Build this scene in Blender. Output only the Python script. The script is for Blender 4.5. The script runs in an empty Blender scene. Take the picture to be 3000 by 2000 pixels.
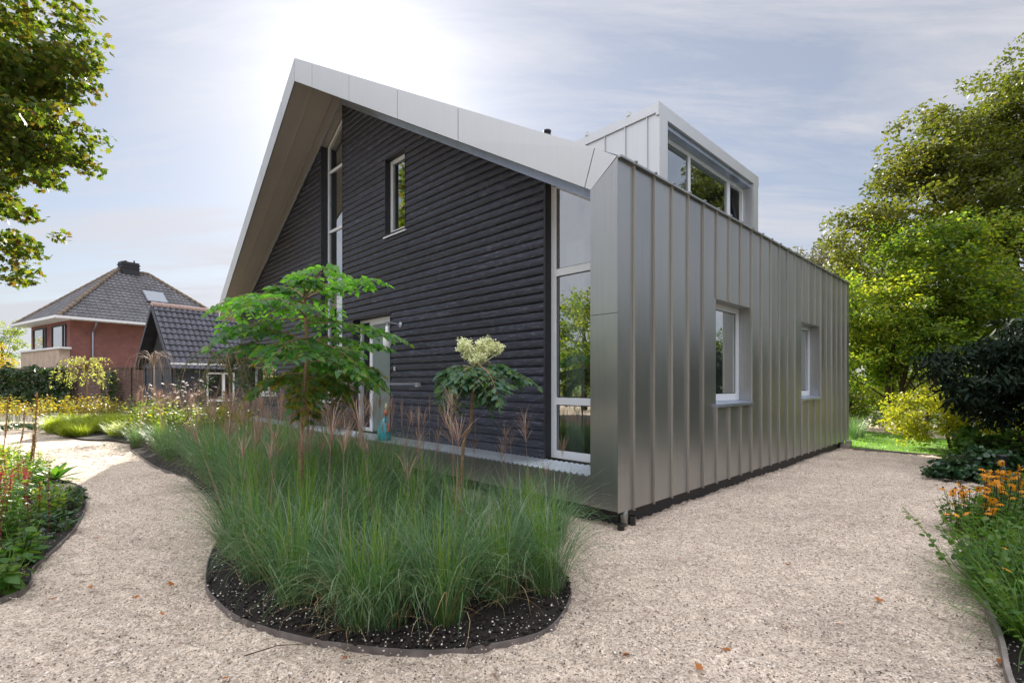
import bpy, math, random
import numpy as np
from mathutils import Vector, Matrix

# ------------------------------------------------------------------ camera, sky, sun, exposure
C = bpy.context.scene.collection
S = bpy.context.scene
F, CAMH, HOR = 1472.0, 1.6, 1120.0
cam = bpy.data.objects.new('camera', bpy.data.cameras.new('camera'))
C.objects.link(cam); S.camera = cam
cam.location = (0, 0, CAMH); cam.rotation_euler = (math.radians(90), 0, 0)
cam.data.sensor_width = 36; cam.data.lens = 36 * F / 3000
cam.data.shift_y = (HOR - 1000) / 3000
cam.data.clip_start = .05; cam.data.clip_end = 2000
S.render.resolution_x = 1024; S.render.resolution_y = 682
S.view_settings.view_transform = 'Standard'; S.view_settings.look = 'None'
S.view_settings.gamma = 1; S.view_settings.exposure = 1.42
S.render.engine = 'CYCLES'
S.cycles.max_bounces = 7; S.cycles.transparent_max_bounces = 12; S.cycles.transmission_bounces = 5
S.cycles.diffuse_bounces = 3; S.cycles.glossy_bounces = 3
SUN_AZ, SUN_EL = math.radians(-16.1), math.radians(29.1)
SD = Vector((math.sin(SUN_AZ) * math.cos(SUN_EL), math.cos(SUN_AZ) * math.cos(SUN_EL), math.sin(SUN_EL)))
sun = bpy.data.objects.new('sun', bpy.data.lights.new('sun', 'SUN')); C.objects.link(sun)
sun.data.energy = 5.0; sun.data.angle = math.radians(.5); sun.data.color = (1, .93, .80)
sun.rotation_euler = SD.to_track_quat('Z', 'Y').to_euler()

def nset(nt, typ, **kw):
    n = nt.nodes.new(typ)
    for k, v in kw.items():
        if k.startswith('i_'):
            n.inputs[k[2:].replace('_', ' ')].default_value = v
        else: setattr(n, k, v)
    return n
def ramp(nt, fac, stops):
    r = nt.nodes.new('ShaderNodeValToRGB')
    while len(r.color_ramp.elements) < len(stops): r.color_ramp.elements.new(.5)
    for e, (p, c) in zip(r.color_ramp.elements, stops):
        e.position = p; e.color = (*c, 1) if len(c) == 3 else c
    if fac is not None: nt.links.new(fac, r.inputs[0])
    return r
def math_n(nt, op, a, b=None, c=None):
    n = nt.nodes.new('ShaderNodeMath'); n.operation = op
    for i, x in enumerate((a, b, c)):
        if x is None: continue
        if isinstance(x, (int, float)): n.inputs[i].default_value = x
        else: nt.links.new(x, n.inputs[i])
    return n.outputs[0]
def mixc(nt, fac, a, b, typ='MIX'):
    n = nt.nodes.new('ShaderNodeMix'); n.data_type = 'RGBA'; n.blend_type = typ
    for sock, x in ((n.inputs[0], fac), (n.inputs[6], a), (n.inputs[7], b)):
        if isinstance(x, (int, float)): sock.default_value = x
        elif isinstance(x, tuple): sock.default_value = (*x, 1) if len(x) == 3 else x
        else: nt.links.new(x, sock)
    return n.outputs[2]

W = bpy.data.worlds.new('World'); S.world = W; W.use_nodes = True
nt = W.node_tree; nt.nodes.clear()
sky = nset(nt, 'ShaderNodeTexSky', sky_type='NISHITA', sun_disc=False, sun_elevation=SUN_EL,
           sun_rotation=SUN_AZ, altitude=20, air_density=1.0, dust_density=.5, ozone_density=2.0)
tc = nset(nt, 'ShaderNodeTexCoord')
# thin cirrus: noise on the plane of a cloud layer, stretched into streaks; brighter towards the sun (forward scattering)
sep = nset(nt, 'ShaderNodeSeparateXYZ'); nt.links.new(tc.outputs['Generated'], sep.inputs[0])
zc = math_n(nt, 'ADD', math_n(nt, 'MAXIMUM', sep.outputs[2], 0.0), .16)
cx = math_n(nt, 'DIVIDE', sep.outputs[0], zc); cy = math_n(nt, 'DIVIDE', sep.outputs[1], zc)
comb = nset(nt, 'ShaderNodeCombineXYZ'); nt.links.new(cx, comb.inputs[0]); nt.links.new(cy, comb.inputs[1])
mp = nset(nt, 'ShaderNodeMapping'); mp.inputs['Rotation'].default_value = (0, 0, math.radians(-38)); mp.inputs['Scale'].default_value = (.42, 1.25, 1)
nt.links.new(comb.outputs[0], mp.inputs[0])
n1 = nset(nt, 'ShaderNodeTexNoise', i_Scale=.9, i_Detail=9, i_Roughness=.6, i_Distortion=.7); nt.links.new(mp.outputs[0], n1.inputs['Vector'])
mp2 = nset(nt, 'ShaderNodeMapping'); mp2.inputs['Rotation'].default_value = (0, 0, math.radians(28)); mp2.inputs['Location'].default_value = (3.1, 1.7, 0); mp2.inputs['Scale'].default_value = (.5, 2.4, 1)
nt.links.new(comb.outputs[0], mp2.inputs[0])
n2 = nset(nt, 'ShaderNodeTexNoise', i_Scale=1.5, i_Detail=8, i_Roughness=.68, i_Distortion=.4); nt.links.new(mp2.outputs[0], n2.inputs['Vector'])
c1 = ramp(nt, n1.outputs[0], [(.44, (0, 0, 0)), (.66, (1, 1, 1))]).outputs[0]
c2 = ramp(nt, n2.outputs[0], [(.47, (0, 0, 0)), (.70, (1, 1, 1))]).outputs[0]
cm = math_n(nt, 'ADD', math_n(nt, 'MULTIPLY', c1, .62), math_n(nt, 'MULTIPLY', c2, .45))
cm = math_n(nt, 'MINIMUM', math_n(nt, 'ADD', cm, .44), .96)
dp = nset(nt, 'ShaderNodeVectorMath', operation='DOT_PRODUCT'); nt.links.new(tc.outputs['Generated'], dp.inputs[0]); dp.inputs[1].default_value = SD
dpc = math_n(nt, 'MAXIMUM', dp.outputs['Value'], 0.0)
glow = math_n(nt, 'ADD', math_n(nt, 'MULTIPLY', math_n(nt, 'POWER', dpc, 60.0), 2.6), math_n(nt, 'MULTIPLY', math_n(nt, 'POWER', dpc, 10.0), .8))
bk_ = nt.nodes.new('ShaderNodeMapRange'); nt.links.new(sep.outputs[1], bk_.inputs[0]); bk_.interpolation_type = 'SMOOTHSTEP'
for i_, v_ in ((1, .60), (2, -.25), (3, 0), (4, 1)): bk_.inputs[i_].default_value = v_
back = bk_.outputs[0]      # added brightness beside and behind the camera, out of view, lighting the shaded house
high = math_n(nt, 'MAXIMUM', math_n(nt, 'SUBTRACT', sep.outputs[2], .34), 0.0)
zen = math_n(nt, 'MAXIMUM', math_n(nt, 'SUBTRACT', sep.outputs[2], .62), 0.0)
cb = math_n(nt, 'ADD', glow, math_n(nt, 'ADD', math_n(nt, 'MULTIPLY', back, math_n(nt, 'ADD', math_n(nt, 'MULTIPLY', high, 24.0), .8)), math_n(nt, 'ADD', math_n(nt, 'MULTIPLY', zen, 20.0), 3.55)))  # cloud boosted outside the view and overhead to lift the shaded front
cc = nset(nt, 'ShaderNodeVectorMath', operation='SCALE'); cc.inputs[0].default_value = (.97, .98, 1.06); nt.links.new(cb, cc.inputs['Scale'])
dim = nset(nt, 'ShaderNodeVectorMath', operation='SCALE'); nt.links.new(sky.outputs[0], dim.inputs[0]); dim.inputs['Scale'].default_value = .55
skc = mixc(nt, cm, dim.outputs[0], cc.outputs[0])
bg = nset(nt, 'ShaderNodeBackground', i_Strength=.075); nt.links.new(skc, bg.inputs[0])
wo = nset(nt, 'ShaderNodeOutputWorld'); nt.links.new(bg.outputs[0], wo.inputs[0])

# ------------------------------------------------------------------ helpers
rnd = random.Random(7); nr = np.random.default_rng(11)
def tag(o, label=None, cat=None, group=None, kind=None):
    if label: o['label'] = label
    if cat: o['category'] = cat
    if group: o['group'] = group
    if kind: o['kind'] = kind
    return o
def empty(name, loc=(0, 0, 0), rz=0, label=None, cat=None, group=None):
    o = bpy.data.objects.new(name, None); C.objects.link(o); o.empty_display_size = .2
    o.location = loc; o.rotation_euler = (0, 0, rz)
    return tag(o, label, cat, group)
def link(name, me, mats, parent=None, smooth=False):
    o = bpy.data.objects.new(name, me); C.objects.link(o)
    if parent: o.parent = parent
    for m in (mats if isinstance(mats, (list, tuple)) else [mats]): me.materials.append(m)
    if smooth: me.polygons.foreach_set('use_smooth', [True] * len(me.polygons))
    return o
class MB:
    def __init__(s): s.v = []; s.f = []; s.m = []
    def add(s, vs, fs, mi=0):
        b = len(s.v); s.v += [tuple(x) for x in vs]; s.f += [tuple(b + i for i in f) for f in fs]; s.m += [mi] * len(fs); return s
    def box(s, a, b, mi=0):
        x0, y0, z0 = a; x1, y1, z1 = b
        return s.add([(x0,y0,z0),(x1,y0,z0),(x1,y1,z0),(x0,y1,z0),(x0,y0,z1),(x1,y0,z1),(x1,y1,z1),(x0,y1,z1)],
                     [(0,3,2,1),(4,5,6,7),(0,1,5,4),(1,2,6,5),(2,3,7,6),(3,0,4,7)], mi)
    def prism(s, poly, d, mi=0):           # poly: 3-D points, extruded by vector d
        n = len(poly); P = [Vector(p) for p in poly]; d = Vector(d)
        return s.add(P + [p + d for p in P], [tuple(range(n))[::-1], tuple(range(n, 2*n))] + [(i, (i+1) % n, n+(i+1) % n, n+i) for i in range(n)], mi)
    def tube(s, pts, rad, n=6, mi=0, cap=True):
        P = [Vector(p) for p in pts]; m = len(P)
        if isinstance(rad, (int, float)): rad = [rad] * m
        vs = []; ref = Vector((.13, .31, .94)).normalized()
        for i in range(m):
            t = (P[min(i+1, m-1)] - P[max(i-1, 0)]).normalized()
            a = t.cross(ref)
            if a.length < .05: a = t.cross(Vector((1, 0, 0)))
            a.normalize(); b = t.cross(a)
            for k in range(n):
                q = 2*math.pi*k/n; vs.append(P[i] + (a*math.cos(q) + b*math.sin(q)) * rad[i])
        fs = [(i*n+k, i*n+(k+1) % n, (i+1)*n+(k+1) % n, (i+1)*n+k) for i in range(m-1) for k in range(n)]
        if cap: fs += [tuple(range(n))[::-1], tuple(range((m-1)*n, m*n))]
        return s.add(vs, fs, mi)
    def lathe(s, prof, c=(0, 0, 0), n=14, mi=0):
        vs = [(c[0]+r*math.cos(2*math.pi*k/n), c[1]+r*math.sin(2*math.pi*k/n), c[2]+z) for r, z in prof for k in range(n)]
        m = len(prof)
        fs = [(i*n+k, i*n+(k+1) % n, (i+1)*n+(k+1) % n, (i+1)*n+k) for i in range(m-1) for k in range(n)]
        fs += [tuple(range(n))[::-1], tuple(range((m-1)*n, m*n))]
        return s.add(vs, fs, mi)
    def build(s, name, mats, parent=None, smooth=False):
        me = bpy.data.meshes.new(name); me.from_pydata(s.v, [], s.f)
        if isinstance(mats, (list, tuple)) and len(mats) > 1: me.polygons.foreach_set('material_index', s.m)
        return link(name, me, mats, parent, smooth)
def np_mesh(name, V, Fc):                       # V (N,3), Fc (M,k) faces of equal size
    me = bpy.data.meshes.new(name); M, k = Fc.shape
    me.vertices.add(len(V)); me.vertices.foreach_set('co', V.astype(np.float32).ravel())
    me.loops.add(M*k); me.loops.foreach_set('vertex_index', Fc.astype(np.int32).ravel())
    me.polygons.add(M); me.polygons.foreach_set('loop_start', np.arange(0, M*k, k, dtype=np.int32))
    me.update(calc_edges=True); me.validate(); return me
def gp(x, y, z=0.):                             # where a sight line meets the level z
    Y = (CAMH - z) * F / (y - HOR); return Vector(((x - 1500) / F * Y, Y, z))
def at(x, y, Y): return Vector(((x - 1500) / F * Y, Y, CAMH + (HOR - y) / F * Y))
def smooth_curve(pts, n=8, closed=True):
    P = [Vector(p) for p in pts]; m = len(P); out = []
    for i in range(m if closed else m-1):
        g = (lambda k: P[k % m]) if closed else (lambda k: P[max(0, min(m-1, k))])
        p0, p1, p2, p3 = g(i-1), g(i), g(i+1), g(i+2)
        for j in range(n):
            t = j/n
            out.append(.5*((2*p1) + (p2-p0)*t + (2*p0-5*p1+4*p2-p3)*t*t + (3*p1-p0-3*p2+p3)*t**3))
    if not closed: out.append(P[-1])
    return out
def copy_tree(o, parent=None):
    c = o.copy(); C.objects.link(c)
    if parent: c.parent = parent
    for ch in [k for k in bpy.data.objects if k.parent == o]: copy_tree(ch, c)
    return c

# ------------------------------------------------------------------ materials
def mat(name):
    m = bpy.data.materials.new(name); m.use_nodes = True; t = m.node_tree; t.nodes.clear()
    out = t.nodes.new('ShaderNodeOutputMaterial'); b = t.nodes.new('ShaderNodeBsdfPrincipled')
    t.links.new(b.outputs[0], out.inputs[0]); return m, t, b, out
def noise(t, scale, detail=4, rough=.55, vec=None, dist=0):
    n = nset(t, 'ShaderNodeTexNoise', i_Scale=scale, i_Detail=detail, i_Roughness=rough, i_Distortion=dist)
    if vec is not None: t.links.new(vec, n.inputs['Vector'])
    return n.outputs[0]
def objc(t, scale=(1, 1, 1), rot=(0, 0, 0)):
    c = t.nodes.new('ShaderNodeTexCoord'); m = t.nodes.new('ShaderNodeMapping')
    m.inputs['Scale'].default_value = scale; m.inputs['Rotation'].default_value = rot
    t.links.new(c.outputs['Object'], m.inputs[0]); return m.outputs[0]
def bump(t, b, h, strength=.3, dist=.01, prev=None):
    n = nset(t, 'ShaderNodeBump', i_Strength=strength, i_Distance=dist); t.links.new(h, n.inputs['Height'])
    if prev is not None: t.links.new(prev, n.inputs['Normal'])
    if b: t.links.new(n.outputs[0], b.inputs['Normal'])
    return n.outputs[0]
def simple(name, col, rough=.6, metal=0, var=.12, vs=6, bs=0, bscale=60, stretch=(1, 1, 1), spec=.5):
    m, t, b, o = mat(name); v = objc(t, stretch)
    n = noise(t, vs, 5, .6, v)
    lo = tuple(c*(1-var) for c in col); hi = tuple(min(1, c*(1+var)) for c in col)
    t.links.new(ramp(t, n, [(.3, lo), (.7, hi)]).outputs[0], b.inputs['Base Color'])
    b.inputs['Roughness'].default_value = rough; b.inputs['Metallic'].default_value = metal
    b.inputs['Specular IOR Level'].default_value = spec
    if bs: bump(t, b, noise(t, bscale, 4, .6, v), bs, .01)
    return m
def leafmat(name, cols, trans=.45, rough=.45, tcol=None, big=.0):
    """leaf: reflecting blade plus light coming through; each leaf takes its own colour"""
    m, t, b, o = mat(name); g = t.nodes.new('ShaderNodeNewGeometry'); n = len(cols)
    fac = g.outputs['Random Per Island']
    if big:
        nn = noise(t, big, 3, .5, objc(t)); fac = math_n(t, 'ADD', math_n(t, 'MULTIPLY', fac, .6), math_n(t, 'MULTIPLY', math_n(t, 'SUBTRACT', nn, .3), 1.0))
    r = ramp(t, fac, [(i/max(1, n-1), c) for i, c in enumerate(cols)]).outputs[0]
    t.links.new(r, b.inputs['Base Color']); b.inputs['Roughness'].default_value = rough
    b.inputs['Specular IOR Level'].default_value = .35
    tr = t.nodes.new('ShaderNodeBsdfTranslucent')
    tc_ = mixc(t, 1.0, r, tcol or (2.2, 2.3, .9), 'MULTIPLY'); t.links.new(tc_, tr.inputs[0])
    mx = t.nodes.new('ShaderNodeMixShader'); mx.inputs[0].default_value = trans
    t.links.new(b.outputs[0], mx.inputs[1]); t.links.new(tr.outputs[0], mx.inputs[2]); t.links.new(mx.outputs[0], o.inputs[0])
    return m

M = {}
# rolled zinc: brushed, faintly mottled
def zinc(name, col, rough, metal=.9, mott=.10, panels=True):
    m, t, b, o = mat(name); v = objc(t); vs = objc(t, (30, 30, .7))
    n = noise(t, 1.3, 5, .6, v); n2 = noise(t, 3.0, 4, .6, vs)
    f = math_n(t, 'ADD', math_n(t, 'MULTIPLY', n, .6), math_n(t, 'MULTIPLY', n2, .4))
    sx = nset(t, 'ShaderNodeSeparateXYZ'); t.links.new(v, sx.inputs[0])          # every sheet a shade of its own
    wn = nset(t, 'ShaderNodeTexWhiteNoise', noise_dimensions='1D'); t.links.new(math_n(t, 'FLOOR', math_n(t, 'DIVIDE', math_n(t, 'ADD', sx.outputs[0], .135), .435)), wn.inputs['W'])
    base_ = ramp(t, f, [(.3, tuple(c*(1-mott) for c in col)), (.7, tuple(c*(1+mott) for c in col))]).outputs[0]
    strk = ramp(t, noise(t, 2.2, 5, .7, objc(t, (14, 14, .35))), [(.30, (.88, .87, .85)), (.5, (1, 1, 1))]).outputs[0]
    base_ = mixc(t, .8 if panels else .25, base_, mixc(t, 1.0, base_, strk, 'MULTIPLY'))
    if panels: base_ = mixc(t, 1.0, base_, ramp(t, wn.outputs[0], [(0, (.93, .93, .94)), (1, (1.06, 1.06, 1.05))]).outputs[0], 'MULTIPLY')
    t.links.new(base_, b.inputs['Base Color'])
    t.links.new(math_n(t, 'ADD', math_n(t, 'MULTIPLY', wn.outputs[0], .05 if panels else 0), math_n(t, 'ADD', math_n(t, 'MULTIPLY', n, .12), rough-.08)), b.inputs['Roughness'])
    b.inputs['Metallic'].default_value = metal
    bump(t, b, noise(t, .8, 2, .4, v), .12, .02)
    return m
M['zinc'] = zinc('zinc', (.385, .39, .39), .34, .88, .05)
M['zinc_light'] = zinc('zinc_light', (.62, .62, .615), .46, .82, .03, False)
M['zinc_brown'] = zinc('zinc_soffit', (.36, .32, .29), .55, .35, .06)
M['seam'] = zinc('zinc_seam', (.46, .43, .385), .45, .75, .04)
M['galv'] = zinc('galvanised', (.40, .45, .55), .35, .8, .25)
M['grating'] = zinc('ribbed_deck', (.55, .60, .64), .40, .75, .15)
M['alu'] = simple('aluminium_frame', (.70, .71, .74), .38, 0, .03)
M['black'] = simple('black_trim', (.018, .018, .024), .55, 0, .2)
M['rubber'] = simple('black_plastic', (.012, .012, .013), .35)
M['steel'] = simple('stainless_rail', (.50, .53, .56), .40, .35)
M['interior'] = simple('interior_plaster', (.30, .29, .27), .9)
M['curtain'] = simple('curtain', (.30, .34, .31), .9, 0, .08, 3, 0, 1, (1, 30, .2))
M['doorglass'] = simple('frosted_door', (.13, .17, .16), .35, 0, .05)
M['white'] = simple('white_enamel', (.80, .80, .77), .35, 0, .03)
# black stained boards
m, t, b, o = mat('black_boards'); vs = objc(t, (1, 1.5, 15)); v = objc(t)
gr = noise(t, 2.6, 9, .76, vs, 1.0); wv = noise(t, 1.6, 3, .6, v); g = t.nodes.new('ShaderNodeNewGeometry')
cr = ramp(t, gr, [(.30, (.004, .004, .007)), (.47, (.009, .010, .020)), (.58, (.018, .020, .038)), (.70, (.036, .040, .066)), (.85, (.08, .082, .115))]).outputs[0]
n3 = noise(t, 1.7, 5, .62, objc(t, (1, 1.1, 19)), 1.5); cl_ = math_n(t, 'ABSOLUTE', math_n(t, 'SUBTRACT', n3, .5))
st_ = math_n(t, 'MULTIPLY', ramp(t, cl_, [(.0, (1, 1, 1)), (.028, (0, 0, 0))]).outputs[0], ramp(t, noise(t, 3.5, 4, .6, vs), [(.48, (0, 0, 0)), (.60, (1, 1, 1))]).outputs[0])
cr = mixc(t, math_n(t, 'MULTIPLY', st_, .8), cr, (.20, .20, .24))
cr2 = mixc(t, 1.0, cr, ramp(t, g.outputs['Random Per Island'], [(0, (.65, .65, .68)), (.5, (.95, .95, 1)), (1, (1.35, 1.35, 1.4))]).outputs[0], 'MULTIPLY')
t.links.new(cr2, b.inputs['Base Color'])
t.links.new(math_n(t, 'ADD', math_n(t, 'MULTIPLY', gr, .30), .32), b.inputs['Roughness']); b.inputs['Specular IOR Level'].default_value = .5
bump(t, b, gr, .35, .008, bump(t, None, wv, .15, .03)); M['boards'] = m
# glazing
m, t, b, o = mat('glazing'); t.nodes.remove(b)
fr = nset(t, 'ShaderNodeLayerWeight', i_Blend=.5); gl = nset(t, 'ShaderNodeBsdfGlossy', i_Roughness=.004); gl.inputs[0].default_value = (.95, .98, 1, 1)
trn = t.nodes.new('ShaderNodeBsdfTransparent'); trn.inputs[0].default_value = (.62, .68, .66, 1)
mx = t.nodes.new('ShaderNodeMixShader'); t.links.new(math_n(t, 'MINIMUM', math_n(t, 'ADD', math_n(t, 'MULTIPLY', math_n(t, 'POWER', fr.outputs['Facing'], 3.0), .6), .40), .95), mx.inputs[0])
t.links.new(trn.outputs[0], mx.inputs[1]); t.links.new(gl.outputs[0], mx.inputs[2]); t.links.new(mx.outputs[0], o.inputs[0])
bn = nset(t, 'ShaderNodeBump', i_Strength=.04, i_Distance=.01); t.links.new(noise(t, 1.5, 2, .5, objc(t)), bn.inputs['Height']); t.links.new(bn.outputs[0], gl.inputs['Normal'])
M['glass'] = m
# gravel: crushed pale stone, voronoi grains in two sizes with dark gaps
m, t, b, o = mat('gravel'); v = objc(t)
dist = nset(t, 'ShaderNodeTexVoronoi', i_Scale=100.0); t.links.new(v, dist.inputs['Vector'])
edge = nset(t, 'ShaderNodeTexVoronoi', feature='DISTANCE_TO_EDGE', i_Scale=100.0); t.links.new(v, edge.inputs['Vector'])
v2 = nset(t, 'ShaderNodeTexVoronoi', i_Scale=47.0); t.links.new(v, v2.inputs['Vector'])
sepc = nset(t, 'ShaderNodeSeparateColor'); t.links.new(dist.outputs['Color'], sepc.inputs[0])
sep2 = nset(t, 'ShaderNodeSeparateColor'); t.links.new(v2.outputs['Color'], sep2.inputs[0])
stone = ramp(t, sepc.outputs[0], [(0, (.13, .10, .085)), (.06, (.40, .33, .28)), (.25, (.60, .52, .44)), (.6, (.75, .66, .565)), (.85, (.83, .75, .655)), (1, (.92, .86, .78))]).outputs[0]
st2 = ramp(t, sep2.outputs[1], [(0, (.62, .56, .52)), (.5, (1, .97, .94)), (1, (1.25, 1.2, 1.15))]).outputs[0]
stone = mixc(t, .55, stone, mixc(t, 1.0, stone, st2, 'MULTIPLY'))
gap = ramp(t, edge.outputs[0], [(0, (.60, .57, .55)), (.07, (1, 1, 1))]).outputs[0]  # dirt between the stones, with crevice shade put into the colour
stone = mixc(t, 1.0, stone, gap, 'MULTIPLY')
big = noise(t, 1.1, 5, .6, v); mid = noise(t, 7, 5, .65, v)
dirt = ramp(t, big, [(.32, (.80, .77, .735)), (.62, (1.02, .99, .96))]).outputs[0]
dent_shade = ramp(t, mid, [(.28, (.46, .39, .34)), (.37, (.86, .835, .81)), (.60, (.97, .95, .92))]).outputs[0]  # shade of the dents put into the stone colour
stone = mixc(t, 1.0, mixc(t, 1.0, stone, dirt, 'MULTIPLY'), dent_shade, 'MULTIPLY')
t.links.new(stone, b.inputs['Base Color']); b.inputs['Roughness'].default_value = .8
h = math_n(t, 'ADD', math_n(t, 'MULTIPLY', edge.outputs[0], 1.0), math_n(t, 'MULTIPLY', sepc.outputs[1], .35))
bump(t, b, h, .85, .010, bump(t, None, noise(t, 9, 3, .5, v), 1.0, .07)); M['gravel'] = m
# planting soil, flecked with gravel
m, t, b, o = mat('soil'); v = objc(t)
vv = nset(t, 'ShaderNodeTexVoronoi', i_Scale=70.0); t.links.new(v, vv.inputs['Vector'])
sc_ = nset(t, 'ShaderNodeSeparateColor'); t.links.new(vv.outputs['Color'], sc_.inputs[0])
base = ramp(t, noise(t, 25, 6, .7, v), [(.3, (.007, .005, .004)), (.7, (.035, .024, .019))]).outputs[0]
fl = math_n(t, 'MULTIPLY', math_n(t, 'GREATER_THAN', sc_.outputs[0], .965), math_n(t, 'LESS_THAN', vv.outputs['Distance'], .42))
fl = math_n(t, 'MULTIPLY', fl, math_n(t, 'GREATER_THAN', noise(t, 3, 3, .6, v), .45))
t.links.new(mixc(t, fl, base, (.5, .44, .38)), b.inputs['Base Color']); b.inputs['Roughness'].default_value = .9
bump(t, b, noise(t, 40, 6, .7, v), 1, .03); M['soil'] = m
M['earth'] = simple('earth_and_grass', (.06, .075, .03), .9, 0, .5, .8, .5, 12)
M['lawn'] = simple('lawn_base', (.10, .20, .02), .9, 0, .3, 6, .6, 40)
M['edging'] = simple('steel_edging', (.17, .15, .145), .45, .3, .4, 8)
M['edging_wood'] = simple('edging_wood', (.22, .19, .17), .8, 0, .3, 10, .3, 40)
M['bark_dark'] = simple('laurel_bark', (.03, .025, .018), .95, spec=.1)
M['bark'] = simple('bark', (.075, .055, .038), .95, 0, .45, 9, .8, 30, (1, 1, .3), .08)
M['bark_young'] = simple('bark_young', (.24, .15, .085), .8, 0, .35, 30, .6, 60, (1, 1, 1.6))
M['twig'] = simple('pale_twigs', (.30, .22, .17), .7, 0, .3)
# brick and tile
def brick(name, c1, c2, mortar, scale=1.0):
    m, t, b, o = mat(name); c = t.nodes.new('ShaderNodeTexCoord'); s_ = nset(t, 'ShaderNodeSeparateXYZ'); t.links.new(c.outputs['Object'], s_.inputs[0])
    k = nset(t, 'ShaderNodeCombineXYZ'); t.links.new(math_n(t, 'ADD', s_.outputs[0], s_.outputs[1]), k.inputs[0]); t.links.new(s_.outputs[2], k.inputs[1])
    br = nset(t, 'ShaderNodeTexBrick', i_Scale=scale, i_Mortar_Size=.006, i_Brick_Width=.22, i_Row_Height=.065)
    br.inputs['Color1'].default_value = (*c1, 1); br.inputs['Color2'].default_value = (*c2, 1); br.inputs['Mortar'].default_value = (*mortar, 1)
    t.links.new(k.outputs[0], br.inputs['Vector'])
    n = ramp(t, noise(t, 1.5, 5, .6, c.outputs['Object']), [(.3, (.8, .8, .8)), (.7, (1.15, 1.15, 1.15))]).outputs[0]
    t.links.new(mixc(t, 1.0, br.outputs[0], n, 'MULTIPLY'), b.inputs['Base Color']); b.inputs['Roughness'].default_value = .85
    bump(t, b, br.outputs['Fac'], -.4, .008); return m
M['brick_red'] = brick('red_brick', (.27, .10, .085), (.22, .08, .07), (.20, .13, .11))
M['brick_pale'] = brick('cream_brick', (.55, .42, .32), (.48, .35, .27), (.45, .38, .32))
M['brick_dark'] = brick('dark_blue_brick', (.055, .06, .075), (.04, .045, .06), (.05, .05, .06))
M['tile'] = simple('dark_roof_tiles', (.055, .055, .072), .42, 0, .4, 2.2, .2, 30)
M['tile_grey'] = simple('grey_roof_tiles', (.11, .105, .11), .6, 0, .35, 1.7, .2, 30)
M['ridge_tile'] = simple('mossy_ridge_tiles', (.16, .12, .085), .8, 0, .35, 4)
M['fencewood'] = simple('weathered_fence', (.10, .065, .055), .85, 0, .35, 5, .4, 30, (1, 1, 3))
M['darkpaint'] = simple('dark_blue_paint', (.045, .05, .068), .6, 0, .1)
M['whitepaint'] = simple('white_paint', (.75, .76, .78), .5, 0, .05)
# foliage
M['l_maple'] = leafmat('maple_leaf', [(.035, .06, .010), (.055, .09, .014), (.085, .12, .018), (.13, .14, .02), (.10, .055, .02)], .44, .62)
M['l_green'] = leafmat('green_leaf', [(.035, .07, .018), (.06, .11, .018), (.11, .16, .02), (.22, .24, .03), (.33, .29, .04)], .50, .5, big=.5)  # yellow end of the ramp paints sunlit patches into the crowns
M['l_tall'] = leafmat('olive_leaf', [(.04, .05, .012), (.06, .075, .014), (.09, .10, .018), (.13, .11, .025)], .42, .5, big=.4)
M['l_far'] = leafmat('far_tree_leaf', [(.06, .065, .045), (.09, .09, .06), (.12, .10, .07)], .3)
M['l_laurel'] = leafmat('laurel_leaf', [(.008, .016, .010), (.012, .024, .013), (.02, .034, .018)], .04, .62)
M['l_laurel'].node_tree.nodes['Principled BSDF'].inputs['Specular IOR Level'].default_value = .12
M['l_yellow'] = leafmat('yellow_leaf', [(.24, .27, .02), (.34, .34, .03), (.40, .37, .04), (.16, .23, .02)], .45, tcol=(1.7, 1.7, .7))
M['l_hedge'] = leafmat('ivy_leaf', [(.02, .045, .022), (.035, .065, .03), (.055, .085, .035)], .25)
M['l_aralia'] = leafmat('aralia_leaf', [(.05, .13, .045), (.07, .19, .045), (.05, .12, .06), (.11, .25, .05), (.15, .22, .05)], .45, .42, (1.9, 2.2, .7))
M['l_aralia_top'] = leafmat('aralia_young_leaf', [(.10, .25, .05), (.16, .34, .06), (.09, .20, .05)], .5, .42, (1.9, 2.2, .7))
M['l_aralia_dark'] = leafmat('aralia_old_leaf', [(.045, .11, .035), (.06, .14, .03), (.11, .15, .02), (.20, .14, .02)], .4, .45)
M['l_aralia_blue'] = leafmat('aralia_blue_leaf', [(.05, .11, .08), (.07, .14, .09), (.08, .15, .045)], .35, .45)
M['l_perennial'] = leafmat('perennial_leaf', [(.03, .09, .018), (.05, .13, .02), (.09, .17, .025), (.12, .17, .04)], .4, .4)
M['l_cover'] = leafmat('cover_leaf', [(.015, .045, .02), (.03, .07, .03), (.05, .10, .045)], .2, .3)
M['l_autumn'] = leafmat('autumn_leaf', [(.30, .28, .03), (.42, .38, .04), (.36, .22, .03), (.20, .27, .04)], .45, tcol=(1.7, 1.5, .6))
M['l_willow'] = leafmat('willow_leaf', [(.34, .38, .10), (.44, .46, .15), (.26, .32, .08)], .5, tcol=(1.5, 1.5, .8))
M['l_weep'] = leafmat('thread_leaf', [(.05, .09, .035), (.07, .12, .05), (.11, .15, .08)], .35)
M['g_blade'] = leafmat('grass_blade', [(.055, .13, .06), (.07, .165, .065), (.105, .20, .075), (.15, .22, .13), (.30, .35, .25)], .35, .38, (1.5, 1.7, .8))
M['g_stem'] = leafmat('grass_stem', [(.11, .22, .03), (.15, .26, .04), (.22, .28, .06)], .3, .4)
M['plume'] = leafmat('plume', [(.22, .13, .105), (.31, .20, .155), (.42, .32, .25)], .3, .6, (1.4, 1.3, 1.1))
M['g_hakone'] = leafmat('bright_grass', [(.24, .32, .03), (.32, .38, .05), (.18, .28, .03)], .5, .4, (1.6, 1.5, .7))
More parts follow.
